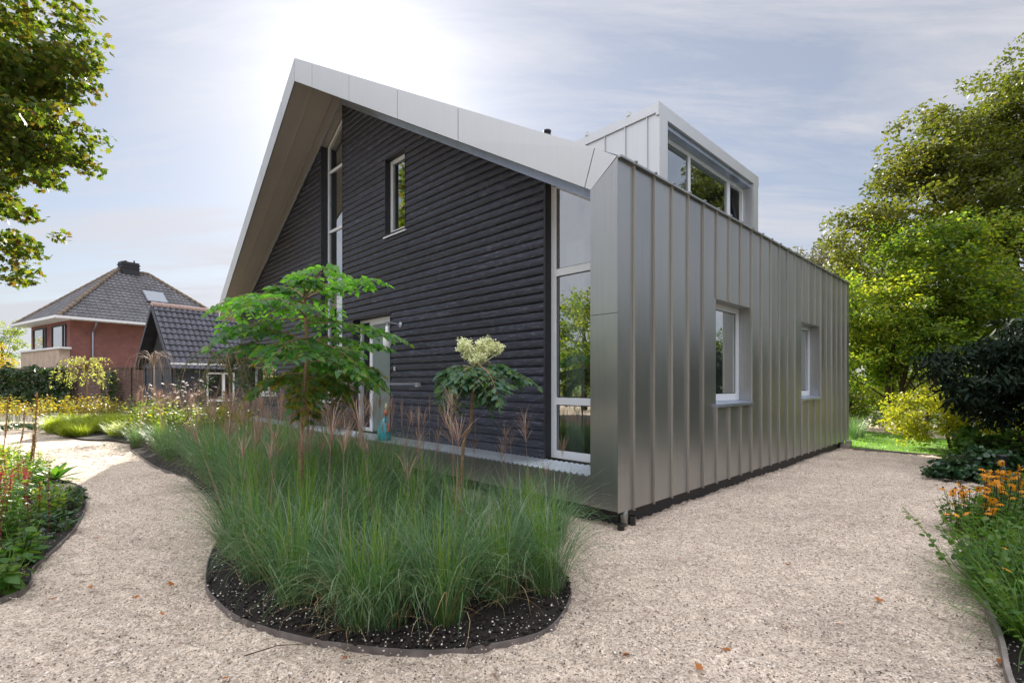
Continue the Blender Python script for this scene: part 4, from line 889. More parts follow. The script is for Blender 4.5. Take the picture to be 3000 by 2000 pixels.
for sg in (0, 1):
    y0 = -.16 if not sg else SW+.16; mb.prism([(-.06, y0, SE_-.2), (-.06, hw2, SR+.02), (-.06, hw2, SR-.20), (-.06, y0 + (.14 if not sg else -.14), SE_-.2)], (.05, 0, 0))
mb.build('bargeboard', M['darkpaint'], shed)
mb = MB(); mb.box((.0, -.20, SE_-.14), (SLn, -.10, SE_-.05)); mb.build('gutter', M['whitepaint'], shed)
mb = MB()
for q in (.35, 1.25, 2.2, 2.95): mb.box((.20, q-.07, 0), (.249, q+.07, 2.25))
mb.box((.19, .2, 2.25), (.249, SW-.15, 2.42)); mb.build('door_posts', M['darkpaint'], shed)
mb = MB(); mb.box((.235, .43, .05), (.248, 1.17, 2.24)); mb.box((.235, 1.33, .05), (.248, 2.12, 2.24)); mb.build('door', M['darkpaint'], shed)
mb = MB(); mb.prism([(.42, hw2-.45, 3.1), (.42, hw2+.45, 3.1), (.42, hw2, 4.1)], (.02, 0, 0)); mb.build('gable_panel', M['black'], shed)
for q, ww in ((1.55, 1.25), (5.0, 1.0)):
    mb = MB()
    for a, b_, c_, d_ in ((q, q+ww, .72, .80), (q, q+ww, 1.98, 2.06), (q, q+.07, .8, 1.98), (q+ww-.07, q+ww, .8, 1.98), (q+ww*.55, q+ww*.55+.12, .8, 1.98)): mb.box((a, .07, c_), (b_, .14, d_))
    w_ = mb.build('window', M['whitepaint'], shed)
    mb = MB(); mb.add([(q+.07, .12, .8), (q+ww-.07, .12, .8), (q+ww-.07, .12, 1.98), (q+.07, .12, 1.98)], [(0, 1, 2, 3)]); mb.build('pane', M['glass'], w_)
# fence
fp0, fp1 = Vector((-46, 31.5, 0)), Vector((-17.2, 24.0, 0)); fa = math.atan2((fp1-fp0).y, (fp1-fp0).x); FL = (fp1-fp0).length
fence = empty('garden_fence', fp0, fa, 'long weathered dark board fence closing the far left of the garden', 'fence')
mb = MB()
for i in range(18): mb.box((0, -.015 + .006*(i % 2), .06+i*.125), (FL, .015+.006*(i % 2), .06+i*.125+.112))
mb.box((0, -.05, 2.31), (FL, .05, 2.36)); mb.build('boards', M['fencewood'], fence)
n = int(FL/1.9)
for i in range(n+1):
    mb = MB(); mb.box((i*1.9-.055, -.075, 0), (i*1.9+.055, -.02, 2.30)); mb.build('post', M['fencewood'], fence)
fence2 = empty('garden_fence', (4, 33.5, 0), -.03, 'dark board fence behind the shrubs at the far right end of the lawn', 'fence')
mb = MB()
for i in range(15): mb.box((0, -.015, .06+i*.125), (28, .015+.004*(i % 2), .06+i*.125+.115))
mb.build('boards', M['fencewood'], fence2)
for i in range(15):
    mb = MB(); mb.box((i*2-.05, -.07, 0), (i*2+.05, -.02, 2.0)); mb.build('post', M['fencewood'], fence2)
def fpt(t, off=0, z=0): d_ = (fp1-fp0).normalized(); return fp0 + d_*t + Vector((d_.y, -d_.x, 0))*off + Vector((0, 0, z))
def hedge(name, label, cat, L0, L1, hmin, hmax, seed, off=.35, m='l_hedge', sz=.16, dens=300):
    rs = np.random.default_rng(seed); P = []
    n = int((L1-L0)*dens)
    for i in range(n):
        t_ = rs.uniform(L0, L1); lim = hmax - .35*abs(math.sin(t_*1.7)) - .2*abs(math.sin(t_*4.1+1)); z = hmin + (lim-hmin)*rs.uniform()**.8
        P.append(fpt(t_, off*rs.uniform(.2, 1.3) + .12*math.sin(t_*3+z*3), z))
    root = empty(name, fpt((L0+L1)/2, .3), 0, label, cat); V, Fc = rand_leaves(np.array(P)-np.array(root.location)[None], sz, OVAL, .4, .7, rs)
    link('foliage', np_mesh('foliage', V, Fc), M[m], root)
    mb = MB()
    for i in range(int((L1-L0)/.8)+1):
        t_ = L0+i*.8; b0 = fpt(t_, .25)-root.location; mb.tube([b0, b0+Vector((.1, 0, .8)), b0+Vector((-.1, 0, hmax*.8))], [.03, .02, .008], 5)
    mb.build('stems', M['bark'], root)
hedge('climbing_hedge', 'dark green climber covering the left half of the far fence', 'hedge', 13, 25.0, .3, 2.7, 51, dens=620, sz=.20)
hedge('climbing_ivy', 'narrow ivy column on the far fence left of the shed', 'climber', 27.1, 28.0, .5, 2.4, 52, sz=.15, dens=420)
for i, (x, y, h, m_, lb_) in enumerate([(-40, 38, 5.6, 'l_autumn', 'yellowing tree behind the fence at the far left edge'), (-46, 46, 9, 'l_green', 'green tree behind the yellowing one at the far left'), (-43, 33.5, 3.6, 'l_autumn', 'low golden tree close behind the far left end of the fence')]):
    tree('background_tree', lb_, 'tree', (x, y, 0), [([(0, 0, 0), (-.4, 0, h*.3), (-.8, 0, h*.55)], .12, .04)], [((0, 0, h*.55), (1.6, 1.5, h*.42)), ((-1.5, .5, h*.4), (1.5, 1.5, h*.35)), ((-3.5, .5, h*.4), (1.8, 1.5, h*.38))], 90, 90, .17, DIA, M[m_], M['bark'], clr=.55, seed=60+i, nbr=40, surf=.2)

# ------------------------------------------------------------------ weeping and bare standards
def weeping(name, label, base, h, r, lm, n, seed, ls=.07, per=26, drop=.9, tm=LANCE):
    rs = np.random.default_rng(seed); root = empty(name, base, 0, label, 'tree'); mb = MB()
    mb.tube([(0, 0, 0), (.03, 0, h*.5), (0, .02, h)], [.035, .028, .022], 8); P = []
    for i in range(n):
        a = rs.uniform(0, 6.283); rr = r*rs.uniform(.35, 1.05); up = rs.uniform(.05, .35)*r; dr = drop*rs.uniform(.4, 1.1)
        pts = [Vector((0, 0, h*rs.uniform(.88, 1))), Vector((math.cos(a)*rr*.4, math.sin(a)*rr*.4, h+up)), Vector((math.cos(a)*rr*.85, math.sin(a)*rr*.85, h+up*.6)), Vector((math.cos(a+.1)*rr*1.05, math.sin(a+.1)*rr*1.05, h-dr*.5)), Vector((math.cos(a+.15)*rr*1.08, math.sin(a+.15)*rr*1.08, h-dr))]
        c = smooth_curve(pts, 4, False); mb.tube(c, [(.010 if per else .0055)*(1-.7*k/len(c)) for k in range(len(c))], 4)
        if per:
            for k in range(per):
                u_ = rs.uniform(.2, 1)*(len(c)-1); p = c[int(u_)].lerp(c[min(len(c)-1, int(u_)+1)], u_ % 1); P.append(p+Vector(rs.normal(size=3))*.025)
    mb.build('trunk', M['twig'] if not per else M['bark_young'], root, True)
    if per:
        V, Fc = rand_leaves(np.array(P), ls, tm, .3, .9, rs); link('crown', np_mesh('crown', V, Fc), lm, root)
    return root
b_ = gp(254, 1236); weeping('weeping_willow', 'small pale-leaved standard tree in the sun before the far fence', b_, 2.3, 1.0, M['l_willow'], 42, 71, .11, 22, .85)
b_ = at(449, 1200, 16.5); b_.z = 0; weeping('bare_weeping_tree', 'leafless weeping standard with pinkish twigs before the shed', b_, 2.35, .80, None, 46, 72, per=0, drop=.7)
b_ = at(672, 1150, 11.5); b_.z = 0; weeping('thread_leaf_tree', 'fine dark thread-leaved weeping tree at the far corner of the gable', b_, 2.0, .95, M['l_weep'], 40, 73, .09, 40, .75)

# ------------------------------------------------------------------ grasses
def ribbons(base, az, lean, L, curve, w, nseg, rs, sway=.0):
    """arching blades, all arrays of length n"""
    n = len(L); t = np.linspace(0, 1, nseg+1)
    ang = lean[:, None] + curve[:, None]*t[None]**1.8
    ds = (L/nseg)[:, None]; dx = np.sin(ang)*ds; dz = np.cos(ang)*ds
    x = np.concatenate([np.zeros((n, 1)), np.cumsum(dx[:, :-1], 1)], 1); z = np.concatenate([np.zeros((n, 1)), np.cumsum(dz[:, :-1], 1)], 1)
    tw = az[:, None] + sway*(t[None]**2)*rs.normal(size=(n, 1))
    px = base[:, 0:1] + np.cumsum(np.concatenate([np.zeros((n, 1)), np.diff(x, axis=1)], 1)*np.cos(tw), 1); py = base[:, 1:2] + np.cumsum(np.concatenate([np.zeros((n, 1)), np.diff(x, axis=1)], 1)*np.sin(tw), 1); pz = base[:, 2:3] + z
    ww = (w[:, None])*(np.sin(np.pi*(t[None]*.82+.12)))*.5
    wx, wy = -np.sin(tw)*ww, np.cos(tw)*ww
    A = np.stack([px-wx, py-wy, pz], 2); Bv = np.stack([px+wx, py+wy, pz], 2)
    V = np.stack([A, Bv], 2).reshape(-1, 3); k = 2*(nseg+1)
    i = (np.arange(n)*k)[:, None] + (np.arange(nseg)*2)[None]
    Fc = np.stack([i, i+1, i+3, i+2], 2).reshape(-1, 4); return V, Fc
def grass_mesh(name, n, r, L0, L1, lean, curve, w, seed, nseg=7, sway=.5, wind=None):
    rs = np.random.default_rng(seed); q = r*np.sqrt(rs.uniform(0, 1, n)); a = rs.uniform(0, 6.283, n)
    base = np.stack([q*np.cos(a), q*np.sin(a), np.zeros(n)], 1); az = a + rs.normal(size=n)*.7
    if wind is not None: az = np.where(rs.uniform(size=n) < .4, wind + rs.normal(size=n)*.5, az)
    L = rs.uniform(L0, L1, n); u_ = rs.uniform(0, 1, n)
    return np_mesh(name, *ribbons(base, az, lean*(.25+.75*q/r)*rs.uniform(.4, 1.2, n), L, curve*(.35+u_), w*rs.uniform(.7, 1.2, n), nseg, rs, sway))
def plume_mesh(name, h, seed, closed=False):
    rs = np.random.default_rng(seed); mb = MB(); lean = rs.uniform(.02, .16)*h; a = rs.uniform(0, 6.28)
    p = [Vector((math.cos(a)*lean*t*t, math.sin(a)*lean*t*t, h*t)) for t in (0, .35, .7, 1)]
    vs = []; n = 22 if not closed else 14
    base = np.array([p[3] + Vector((0, 0, -.0))]*n) - np.outer(rs.uniform(0, .08, n), np.array([0, 0, 1.]))
    az = rs.uniform(0, 6.283, n); L = rs.uniform(.16, .28, n)
    V, Fc = ribbons(base, az, rs.uniform(.12 if not closed else .02, .75 if not closed else .10, n), L, rs.uniform(.3 if not closed else .05, 1.0 if not closed else .15, n), np.full(n, .0036), 4, rs, .2)
    st = np.array([[0., 0, 0]]); Vs, Fs = ribbons(st, np.array([a]), np.array([.02]), np.array([h]), np.array([.22*lean/h*6]), np.array([.006]), 7, rs, 0)
    dlt = (Vs[-2]+Vs[-1])/2 - np.array(p[3]); V = V + dlt
    return join([(V, Fc), (Vs, Fs)])
rs_g = np.random.default_rng(5)
gm = [grass_mesh('blades', 330, .12+.02*(i % 3), .50, 1.16, .42, 2.1, .0052, 100+i, 9, .6) for i in range(6)]
sm_ = [grass_mesh('stems', 46, .10, .55, 1.05, .10, .25, .0065, 200+i, 6, .1) for i in range(4)]
M['g_dead'] = leafmat('dead_blade', [(.30, .22, .11), (.38, .30, .17), (.24, .15, .07)], .3, .7, (1.3, 1.2, 1))
dm_ = [grass_mesh('dry_blades', 34, .16, .35, .95, 1.0, 1.9, .005, 250+i, 7, .9) for i in range(4)]
for me in dm_: me.materials.append(M['g_dead'])
for me in gm: me.materials.append(M['g_blade'])
for me in sm_: me.materials.append(M['g_stem'])
pm = []
for i in range(8):
    me = np_mesh('plume', *plume_mesh('plume', [1.05, 1.15, 1.25, 1.30, 1.0, 1.2, 1.1, .95][i], 300+i, i in (2, 5))); me.materials.append(M['plume']); pm.append(me)
spots = [gp(x, y) for x, y in [(862, 1775), (1060, 1842), (1130, 1838), (1305, 1826), (1462, 1762), (1600, 1738), (1230, 1760), (985, 1760), (765, 1700), (700, 1640), (1560, 1660), (1385, 1700)]]
spots = [(p.x, p.y) for p in spots]
k = 0
while k < 4000:
    k += 1; q = rs_g.uniform(-3.3, -.9), rs_g.uniform(-.6, 14.5); p = hw(*q)
    if not inpoly(p.x, p.y, bed) or edged(p.x, p.y, bed) < .22: continue
    if q[0] > -1.75 and q[1] < 1.7: continue
    if q[0] > -1.3 and q[1] < 3: continue
    if p.y < 3.75 and p.x > -2: continue
    if any(math.hypot(p.x-a, p.y-b) < (.40 if q[1] < 6 else .50) for a, b in spots): continue
    spots.append((p.x, p.y))
def inst(name, me, parent, loc=(0, 0, 0), rz=0, sc=1, tilt=(0, 0)):
    o = bpy.data.objects.new(name, me); C.objects.link(o); o.parent = parent; o.location = loc; o.rotation_euler = (tilt[0], tilt[1], rz); o.scale = (sc, sc, sc); return o
for i, (x, y) in enumerate(spots):
    far = wl_s = (x-HX)*-math.sin(HA) + (y-HY)*math.cos(HA)
    root = empty('miscanthus_plant', (x, y, .012), rs_g.uniform(0, 6.28), 'fine-bladed green ornamental grass clump in the steel-edged bed before the deck', 'tufted plant', 'ornamental grass clumps in the central bed')
    s_ = rs_g.uniform(.82, 1.06)*(.88 if far < 1.0 else .80 if far > 8 else 1.06)
    inst('blades', gm[i % 6], root, sc=s_); inst('stems', sm_[i % 4], root, sc=s_); inst('dry_blades', dm_[i % 4], root, rz=i*1.7, sc=s_)
    npl = rs_g.integers(0, 3) if i > 11 else rs_g.integers(0, 2)
    if far > 1.2: npl = rs_g.integers(1, 5)
    if far > 3: npl = rs_g.integers(2, 6)
    if .0 < far < 1.0 and i > 11: npl = rs_g.integers(0, 3)
    for j in range(npl): inst('plume', pm[rs_g.integers(8)], root, (rs_g.normal()*.07, rs_g.normal()*.07, 0), rs_g.uniform(0, 6.28), rs_g.uniform(.88, 1.16), (rs_g.normal()*.09, rs_g.normal()*.09))
# extra tall plumes seen against the boards
for i, (px, py, Y) in enumerate([(1482, 1270, 5.2), (1500, 1300, 5.1), (1624, 1305, 5.0), (1380, 1290, 5.3), (1283, 1265, 5.6), (1235, 1260, 5.8)]):
    p = at(px, py, Y); root = empty('miscanthus_plant', (p.x, p.y, .012), i, 'slender flowering grass tuft holding its feathery plumes up against the black boards', 'tufted plant', 'flowering grass tufts in front of the boards')
    inst('blades', gm[i], root, sc=.8); 
    for j in range(2): inst('plume', pm[(i*3+j) % 8], root, (rs_g.normal()*.04, rs_g.normal()*.04, 0), i*1.3+j, p.z/1.22*rs_g.uniform(.92, 1.05))
# bright hakone mounds
hk = [grass_mesh('blades', 520, .20, .30, .55, .75, 1.5, .009, 400+i, 5, .4, wind=-.4) for i in range(3)]
for me in hk: me.materials.append(M['g_hakone'])
n = 0
for i in range(400):
    x, y = rs_g.uniform(-17, -9), rs_g.uniform(13.3, 22)
    if n < 48 and inpoly(x, y, hb):
        root = empty('hakone_plant', (x, y, .01), rs_g.uniform(0, 6), 'low mound of sunlit lime-green grass in the far bed', 'tufted plant', 'lime-green grass mounds in the far bed'); inst('blades', hk[n % 3], root, sc=rs_g.uniform(.85, 1.2)); n += 1
# blue-green tufts near lawn and sedges
sd = [grass_mesh('blades', 190, .07, .28, .58, 1.15, 1.3, .006, 500+i, 7, .5) for i in range(2)]
for me in sd: me.materials.append(M['g_sedge'])
for px, py, sc, lb_ in ((2838, 1735, .9, 'arching sedge tuft spilling over the timber edging onto the gravel'), (2905, 1800, 1.0, 'sedge tuft just behind the one spilling over the edging'), (2960, 1890, 1.0, 'sedge tuft nearest the bottom right corner')):
    p = gp(px, py); root = empty('sedge_plant', (p.x+.12, p.y, .012), px, lb_, 'tufted plant'); inst('blades', sd[px % 2], root, sc=sc)
for i, (x, y) in enumerate(((9.45, 13.9), (9.9, 14.3), (10.2, 15.2))):
    root = empty('miscanthus_plant', (x, y, .02), i, ['pale grass tuft at the far foot of the zinc wall, nearest the wall', 'middle pale grass tuft beyond the zinc wall', 'farthest pale grass tuft beyond the zinc wall'][i], 'tufted plant'); inst('blades', gm[i], root, sc=.8)
# lawn blades: uncountable
pts = []
L2 = [(p[0], p[1]) for p in lawn]; n = 26000
X = rs_g.uniform(7.5, 18, n); Y = rs_g.uniform(11, 21, n); keep = np.array([inpoly(x, y, L2) for x, y in zip(X, Y)]); X, Y = X[keep], Y[keep]; n = len(X)
V, Fc = ribbons(np.stack([X, Y, np.full(n, .015)], 1), rs_g.uniform(0, 6.28, n), rs_g.uniform(.1, .7, n), rs_g.uniform(.03, .07, n), rs_g.uniform(.2, .8, n), np.full(n, .012), 2, rs_g)
tag(link('lawn_grass', np_mesh('lawn_grass', V, Fc), M['g_lawn']), 'short sunlit lawn grass beyond the gravel', 'grass', kind='stuff')

# ------------------------------------------------------------------ aralia trees
def frond(L, rise, sag, pairs, ls, rs, acc, wood, base, az, twist=.25):
    """doubly divided leaf: rachis, side pinnae, leaflets"""
    base = Vector(base); n = 9; pts = [base.copy()]; ang = rise; step = L/n
    for i in range(n):
        ang -= sag/n*(0.4+1.2*i/n); d = Vector((math.cos(az)*math.cos(ang), math.sin(az)*math.cos(ang), math.sin(ang))); pts.append(pts[-1]+d*step)
    wood.tube(pts, [.009*(1-.8*i/n) for i in range(n+1)], 5)
    up = Vector((0, 0, 1))
    for k in range(pairs+1):
        t = .28 + .72*k/pairs; i = min(n-1, int(t*n)); p = pts[i].lerp(pts[i+1], min(1, t*n-i)); d = (pts[i+1]-pts[i]).normalized(); side = d.cross(up).normalized()
        for sg in ((1, -1) if k < pairs else (0,)):
            pl = L*(.40-.20*abs(t-.45)/.55) if sg else L*.20
            q = (side*sg*.92 + d*.45 + up*(-.12+.1*rs.normal())).normalized() if sg else d
            pe = p + q*pl + up*(-pl*.18); wood.tube([p, p.lerp(pe, .5)+up*.012, pe], [.004, .003, .0015], 4, cap=False)
            m_ = rs.integers(3, 6) if sg else 3; s2 = q.cross(up).normalized()
            for j in range(m_+1):
                tt = (j+.7)/(m_+.9); pp = p.lerp(pe, tt) + up*.012*math.sin(math.pi*tt)
                for s3 in ((1, -1) if j < m_ else (0,)):
                    dd = (s2*s3*.9 + q*.55 + up*(-.42+.35*rs.normal())) if s3 else q + up*(-.35)
                    acc.append((pp, dd, up + Vector(rs.normal(size=3))*.45, ls*rs.uniform(.65, 1.2)))
def aralia(name, label, base, trunk, tiers, rsd, mats, rad=.026, lsz=.078):
    rs = np.random.default_rng(rsd); root = empty(name, base, 0, label, 'small tree'); mb = MB()
    tp = smooth_curve([Vector(p) for p in trunk], 6, False); mb.tube(tp, [rad*(1-.35*i/len(tp)) for i in range(len(tp))], 9)
    for i in range(3, len(tp), 4): mb.tube([tp[i]-Vector((0, 0, .006)), tp[i]+Vector((0, 0, .008))], rad*1.12*(1-.35*i/len(tp)), 9)
    groups = {}
    for (z, n, L, rise, sag, mk, a0) in tiers:
        acc = groups.setdefault(mk, []); k = min(range(len(tp)), key=lambda i: abs(tp[i].z-z))
        for i in range(n):
            frond(L*rs.uniform(.85, 1.12), rise+rs.normal()*.24, sag*rs.uniform(.8, 1.2), 6, lsz, rs, acc, mb, tp[k]+Vector((0, 0, .02*i)), a0+i*6.283/n+rs.normal()*.15)
    mb.build('trunk', M['bark_young'], root, True)
    for mk, acc in groups.items():
        P, D, N, Sz = (np.array([a[j] for a in acc], dtype=float) for j in range(4)); V, Fc = leaves(P, D, N, Sz, ARAL)
        link('crown', np_mesh('crown', V, Fc), M[mk], root, False)
    return root
tb = at(882, 1200, 5.0)
a1 = aralia('angelica_tree', 'tallest tiered angelica tree with bright green divided leaves rising from the grasses', (tb.x, tb.y, 0),
    [(0, 0, 0), (0, 0, .8), (.02, 0, 1.4), (.06, 0, 1.9), (.03, 0, 2.42)],
    [(1.66, 4, .48, -.25, .8, 'l_aralia_dark', .5), (1.78, 4, .66, .05, .75, 'l_aralia', .1), (1.98, 4, .80, .08, .6, 'l_aralia', 1.5), (2.16, 4, .86, .16, .6, 'l_aralia', .2), (2.38, 5, .84, .34, .8, 'l_aralia_top', 2.9), (2.42, 3, .5, .85, 1.3, 'l_aralia', 1.0)], 81, None)
tb = at(970, 1200, 6.4)
aralia('angelica_tree', 'slimmer angelica tree with dull olive leaves just behind the tallest one', (tb.x, tb.y, 0), [(0, 0, 0), (0, 0, .9), (.02, 0, 1.5), (0, 0, 1.95)],
    [(1.65, 5, .55, -.1, .9, 'l_aralia_dark', .2), (1.85, 6, .70, .1, .8, 'l_aralia_dark', .8), (1.95, 5, .70, .4, .9, 'l_aralia', .4)], 82, None, .020)
tb = at(1355, 1330, 5.2)
a3 = aralia('angelica_tree', 'bent-stemmed angelica tree crowned by a creamy flower head before the black boards', (tb.x, tb.y, 0), [(0, 0, 0), (-.01, 0, .6), (.02, 0, 1.02), (.075, 0, 1.12), (.10, 0, 1.4), (.14, 0, 1.74)],
    [(1.66, 4, .40, -.3, .9, 'l_aralia_blue', .9), (1.72, 5, .62, .02, 1.0, 'l_aralia_blue', .05), (1.74, 4, .5, .15, 1.2, 'l_aralia_blue', 3.0)], 83, None, .020, .072)
rs = np.random.default_rng(84); P = []; mb = MB()
for (cx_, cz_, rx_, rz_, n) in ((.0, 1.86, .14, .07, 420), (-.13, 1.98, .085, .075, 330), (.10, 1.99, .09, .075, 330), (.22, 1.95, .075, .06, 240), (-.05, 1.93, .10, .06, 200), (.08, 1.92, .12, .05, 200)):
    for i in range(7):
        e = Vector((.14+cx_+rs.normal()*rx_*.6, rs.normal()*rx_*.6, cz_+rs.normal()*rz_*.5)); mb.tube([(.14, 0, 1.75), e], [.005, .002], 4)
    ncl = n//8; cc_ = rs.normal(size=(ncl, 3)); cc_ /= np.linalg.norm(cc_, axis=1, keepdims=True); cc_ *= np.array([rx_, rx_*.9, rz_])*rs.uniform(.5, 1.05, (ncl, 1)); cc_ += np.array([.14+cx_, 0, cz_])
    P.append(np.repeat(cc_, 22, 0) + rs.normal(size=(ncl*22, 3))*.013)
mb.build('flower_stalks', M['f_cream'], a3); P = np.concatenate(P); V, Fc = rand_leaves(P, .017, ROUND, .6, -.2, rs); link('flower_head', np_mesh('flower_head', V, Fc), M['f_cream'], a3)

# ------------------------------------------------------------------ perennials
def clump_mesh(nst, h, r, ls, tmpl, seed, nl=9, droop=.35, low=.15):
    rs = np.random.default_rng(seed); P = []; D = []; N = []; Sz = []; mb = MB()
    for i in range(nst):
        a = rs.uniform(0, 6.283); rr = r*math.sqrt(rs.uniform()); hh = h*rs.uniform(.6, 1.1); b0 = Vector((math.cos(a)*rr*.4, math.sin(a)*rr*.4, 0)); e = Vector((math.cos(a)*rr, math.sin(a)*rr, hh))
        mb.tube([b0, b0.lerp(e, .5)+Vector((0, 0, .03)), e], [.004, .003, .002], 4, cap=False)
        for j in range(nl):
            t = low + (1-low)*(j+rs.uniform())/nl; p = b0.lerp(e, t); az = rs.uniform(0, 6.283)
            P.append(p); D.append((math.cos(az), math.sin(az), -droop+rs.normal()*.3+.35*t)); N.append(np.array([0, 0, 1.])+rs.normal(size=3)*.4); Sz.append(ls*rs.uniform(.6, 1.2)*(1-.35*t))
    V, Fc = leaves(np.array(P), np.array(D), np.array(N), np.array(Sz), tmpl); me = np_mesh('foliage', V, Fc); return me, mb
def perennial(kind, loc, variants, m, label, cat, group=None, sc=1, k=0, st='g_stem'):
    root = empty(kind, loc, rs_p.uniform(0, 6.28), label, cat, group); me, sme = variants[k % len(variants)]
    inst('foliage', me, root, sc=sc); inst('stems', sme, root, sc=sc); return root
rs_p = np.random.default_rng(9)
def variants(n, m, *a, **kw):
    out = []
    for i in range(n):
        me, mb = clump_mesh(*a, seed=kw['seed']+i, **{k: v for k, v in kw.items() if k != 'seed'}); me.materials.append(M[m])
        sme = bpy.data.meshes.new('stems'); sme.from_pydata(mb.v, [], mb.f); sme.materials.append(M['g_stem']); out.append((me, sme))
    return out
v_per = variants(4, 'l_perennial', 22, .48, .24, .10, OVAL, seed=600)
M['l_sunlit'] = leafmat('sunlit_lime_leaf', [(.12, .22, .02), (.20, .30, .03), (.28, .32, .04), (.10, .17, .02)], .5, .5, (1.8, 1.8, .7))  # yellower copy of the perennial leaf, sunlight put into its colour
v_sunlit = variants(3, 'l_sunlit', 20, .46, .28, .12, OVAL, seed=760)
v_big = variants(3, 'l_perennial', 14, .38, .26, .19, OVAL, seed=620, nl=5)
v_cov = variants(3, 'l_cover', 26, .15, .20, .065, ROUND, seed=640, nl=4, low=.5)
v_aut = variants(3, 'l_autumn', 16, .75, .30, .11, OVAL, seed=660, nl=9, low=.45)
v_yel = variants(3, 'l_yellow', 26, .62, .34, .085, OVAL, seed=680, nl=10)
v_drk = variants(2, 'l_green', 30, .75, .40, .075, OVAL, seed=700, nl=12)
def spike_mesh(h, seed):
    rs = np.random.default_rng(seed); mb = MB(); e = Vector((rs.normal()*.06, rs.normal()*.06, h)); mb.tube([(0, 0, 0), e*.7, e], [.003, .0025, .002], 4, cap=False); n = 90
    t = rs.uniform(.68, 1.0, n); P = np.outer(t, np.array(e)) + rs.normal(size=(n, 3))*np.array([.010, .010, .004])*(1.25-t)[:, None]*3; V, Fc = rand_leaves(P, .018, DIA, .2, -.3, rs)
    V2 = np.array([tuple(v) for v in mb.v]); F2 = np.array([f for f in mb.f]); return np_mesh('flower_spike', *join([(V, Fc), (V2, F2)]))
spk = [spike_mesh(.55+.05*i, 720+i) for i in range(4)]
for me in spk: me.materials.append(M['f_red'])
lbl2 = [(p[0], p[1]) for p in lbl] + [(-17, 0), (-6, 0)]
def vis(x, y): return y > .5 and x/y > -1.16
done = []
def place(n, cond, mind, fn, x0, x1, y0, y1, P, edge=.12):
    c = 0
    for _ in range(6000):
        if c >= n: break
        x, y = rs_p.uniform(x0, x1), rs_p.uniform(y0, y1)
        if not inpoly(x, y, P) or edged(x, y, P) < edge or not cond(x, y) or any(math.hypot(x-a, y-b) < mind for a, b in done): continue
        done.append((x, y)); fn(c, x, y); c += 1
def f_knot(c, x, y):
    r = perennial('knotweed', (x, y, .01), v_per, None, 'leafy plant with thin crimson flower spikes in the left bed', 'flowering plant', 'crimson-spiked plants in the left bed', rs_p.uniform(.7, .95), c)
    for j in range(5): inst('flower_spike', spk[(c+j) % 4], r, (rs_p.normal()*.10, rs_p.normal()*.10, 0), rs_p.uniform(0, 6), rs_p.uniform(.85, 1.1))
place(9, lambda x, y: vis(x, y) and y < 6.6 and x < -1.03*y+1.1, .30, f_knot, -8, -4, 3.2, 6.6, lbl2, .3)
place(26, lambda x, y: vis(x, y) and y < 7.2, .21, lambda c, x, y: perennial('ground_cover_plant', (x, y, .01), v_cov, None, 'low dark round-leaved cover plant behind the left bed edging', 'ground cover plant', 'dark cover plants in the left bed', rs_p.uniform(.8, 1.2), c), -7, -4, 3, 7.2, lbl2, .10)
place(46, lambda x, y: vis(x, y) and y > 5.9, .30, lambda c, x, y: perennial('leafy_perennial', (x, y, .01), v_sunlit if c % 3 else v_big, None, 'sunlit broad-leaved perennial in the back of the left bed', 'leafy plant', 'sunlit leafy plants in the left bed', rs_p.uniform(.7, 1.0), c), -14, -5.5, 5.9, 12, lbl2, .15)
place(12, lambda x, y: vis(x, y) and y < 5.2, .28, lambda c, x, y: perennial('leafy_perennial', (x, y, .01), v_big, None, 'shaded broad-leaved perennial in the near corner of the left bed', 'leafy plant', 'shaded leafy plants in the left bed', rs_p.uniform(.7, .95), c), -7, -3.5, 2.6, 5.2, lbl2, .12)
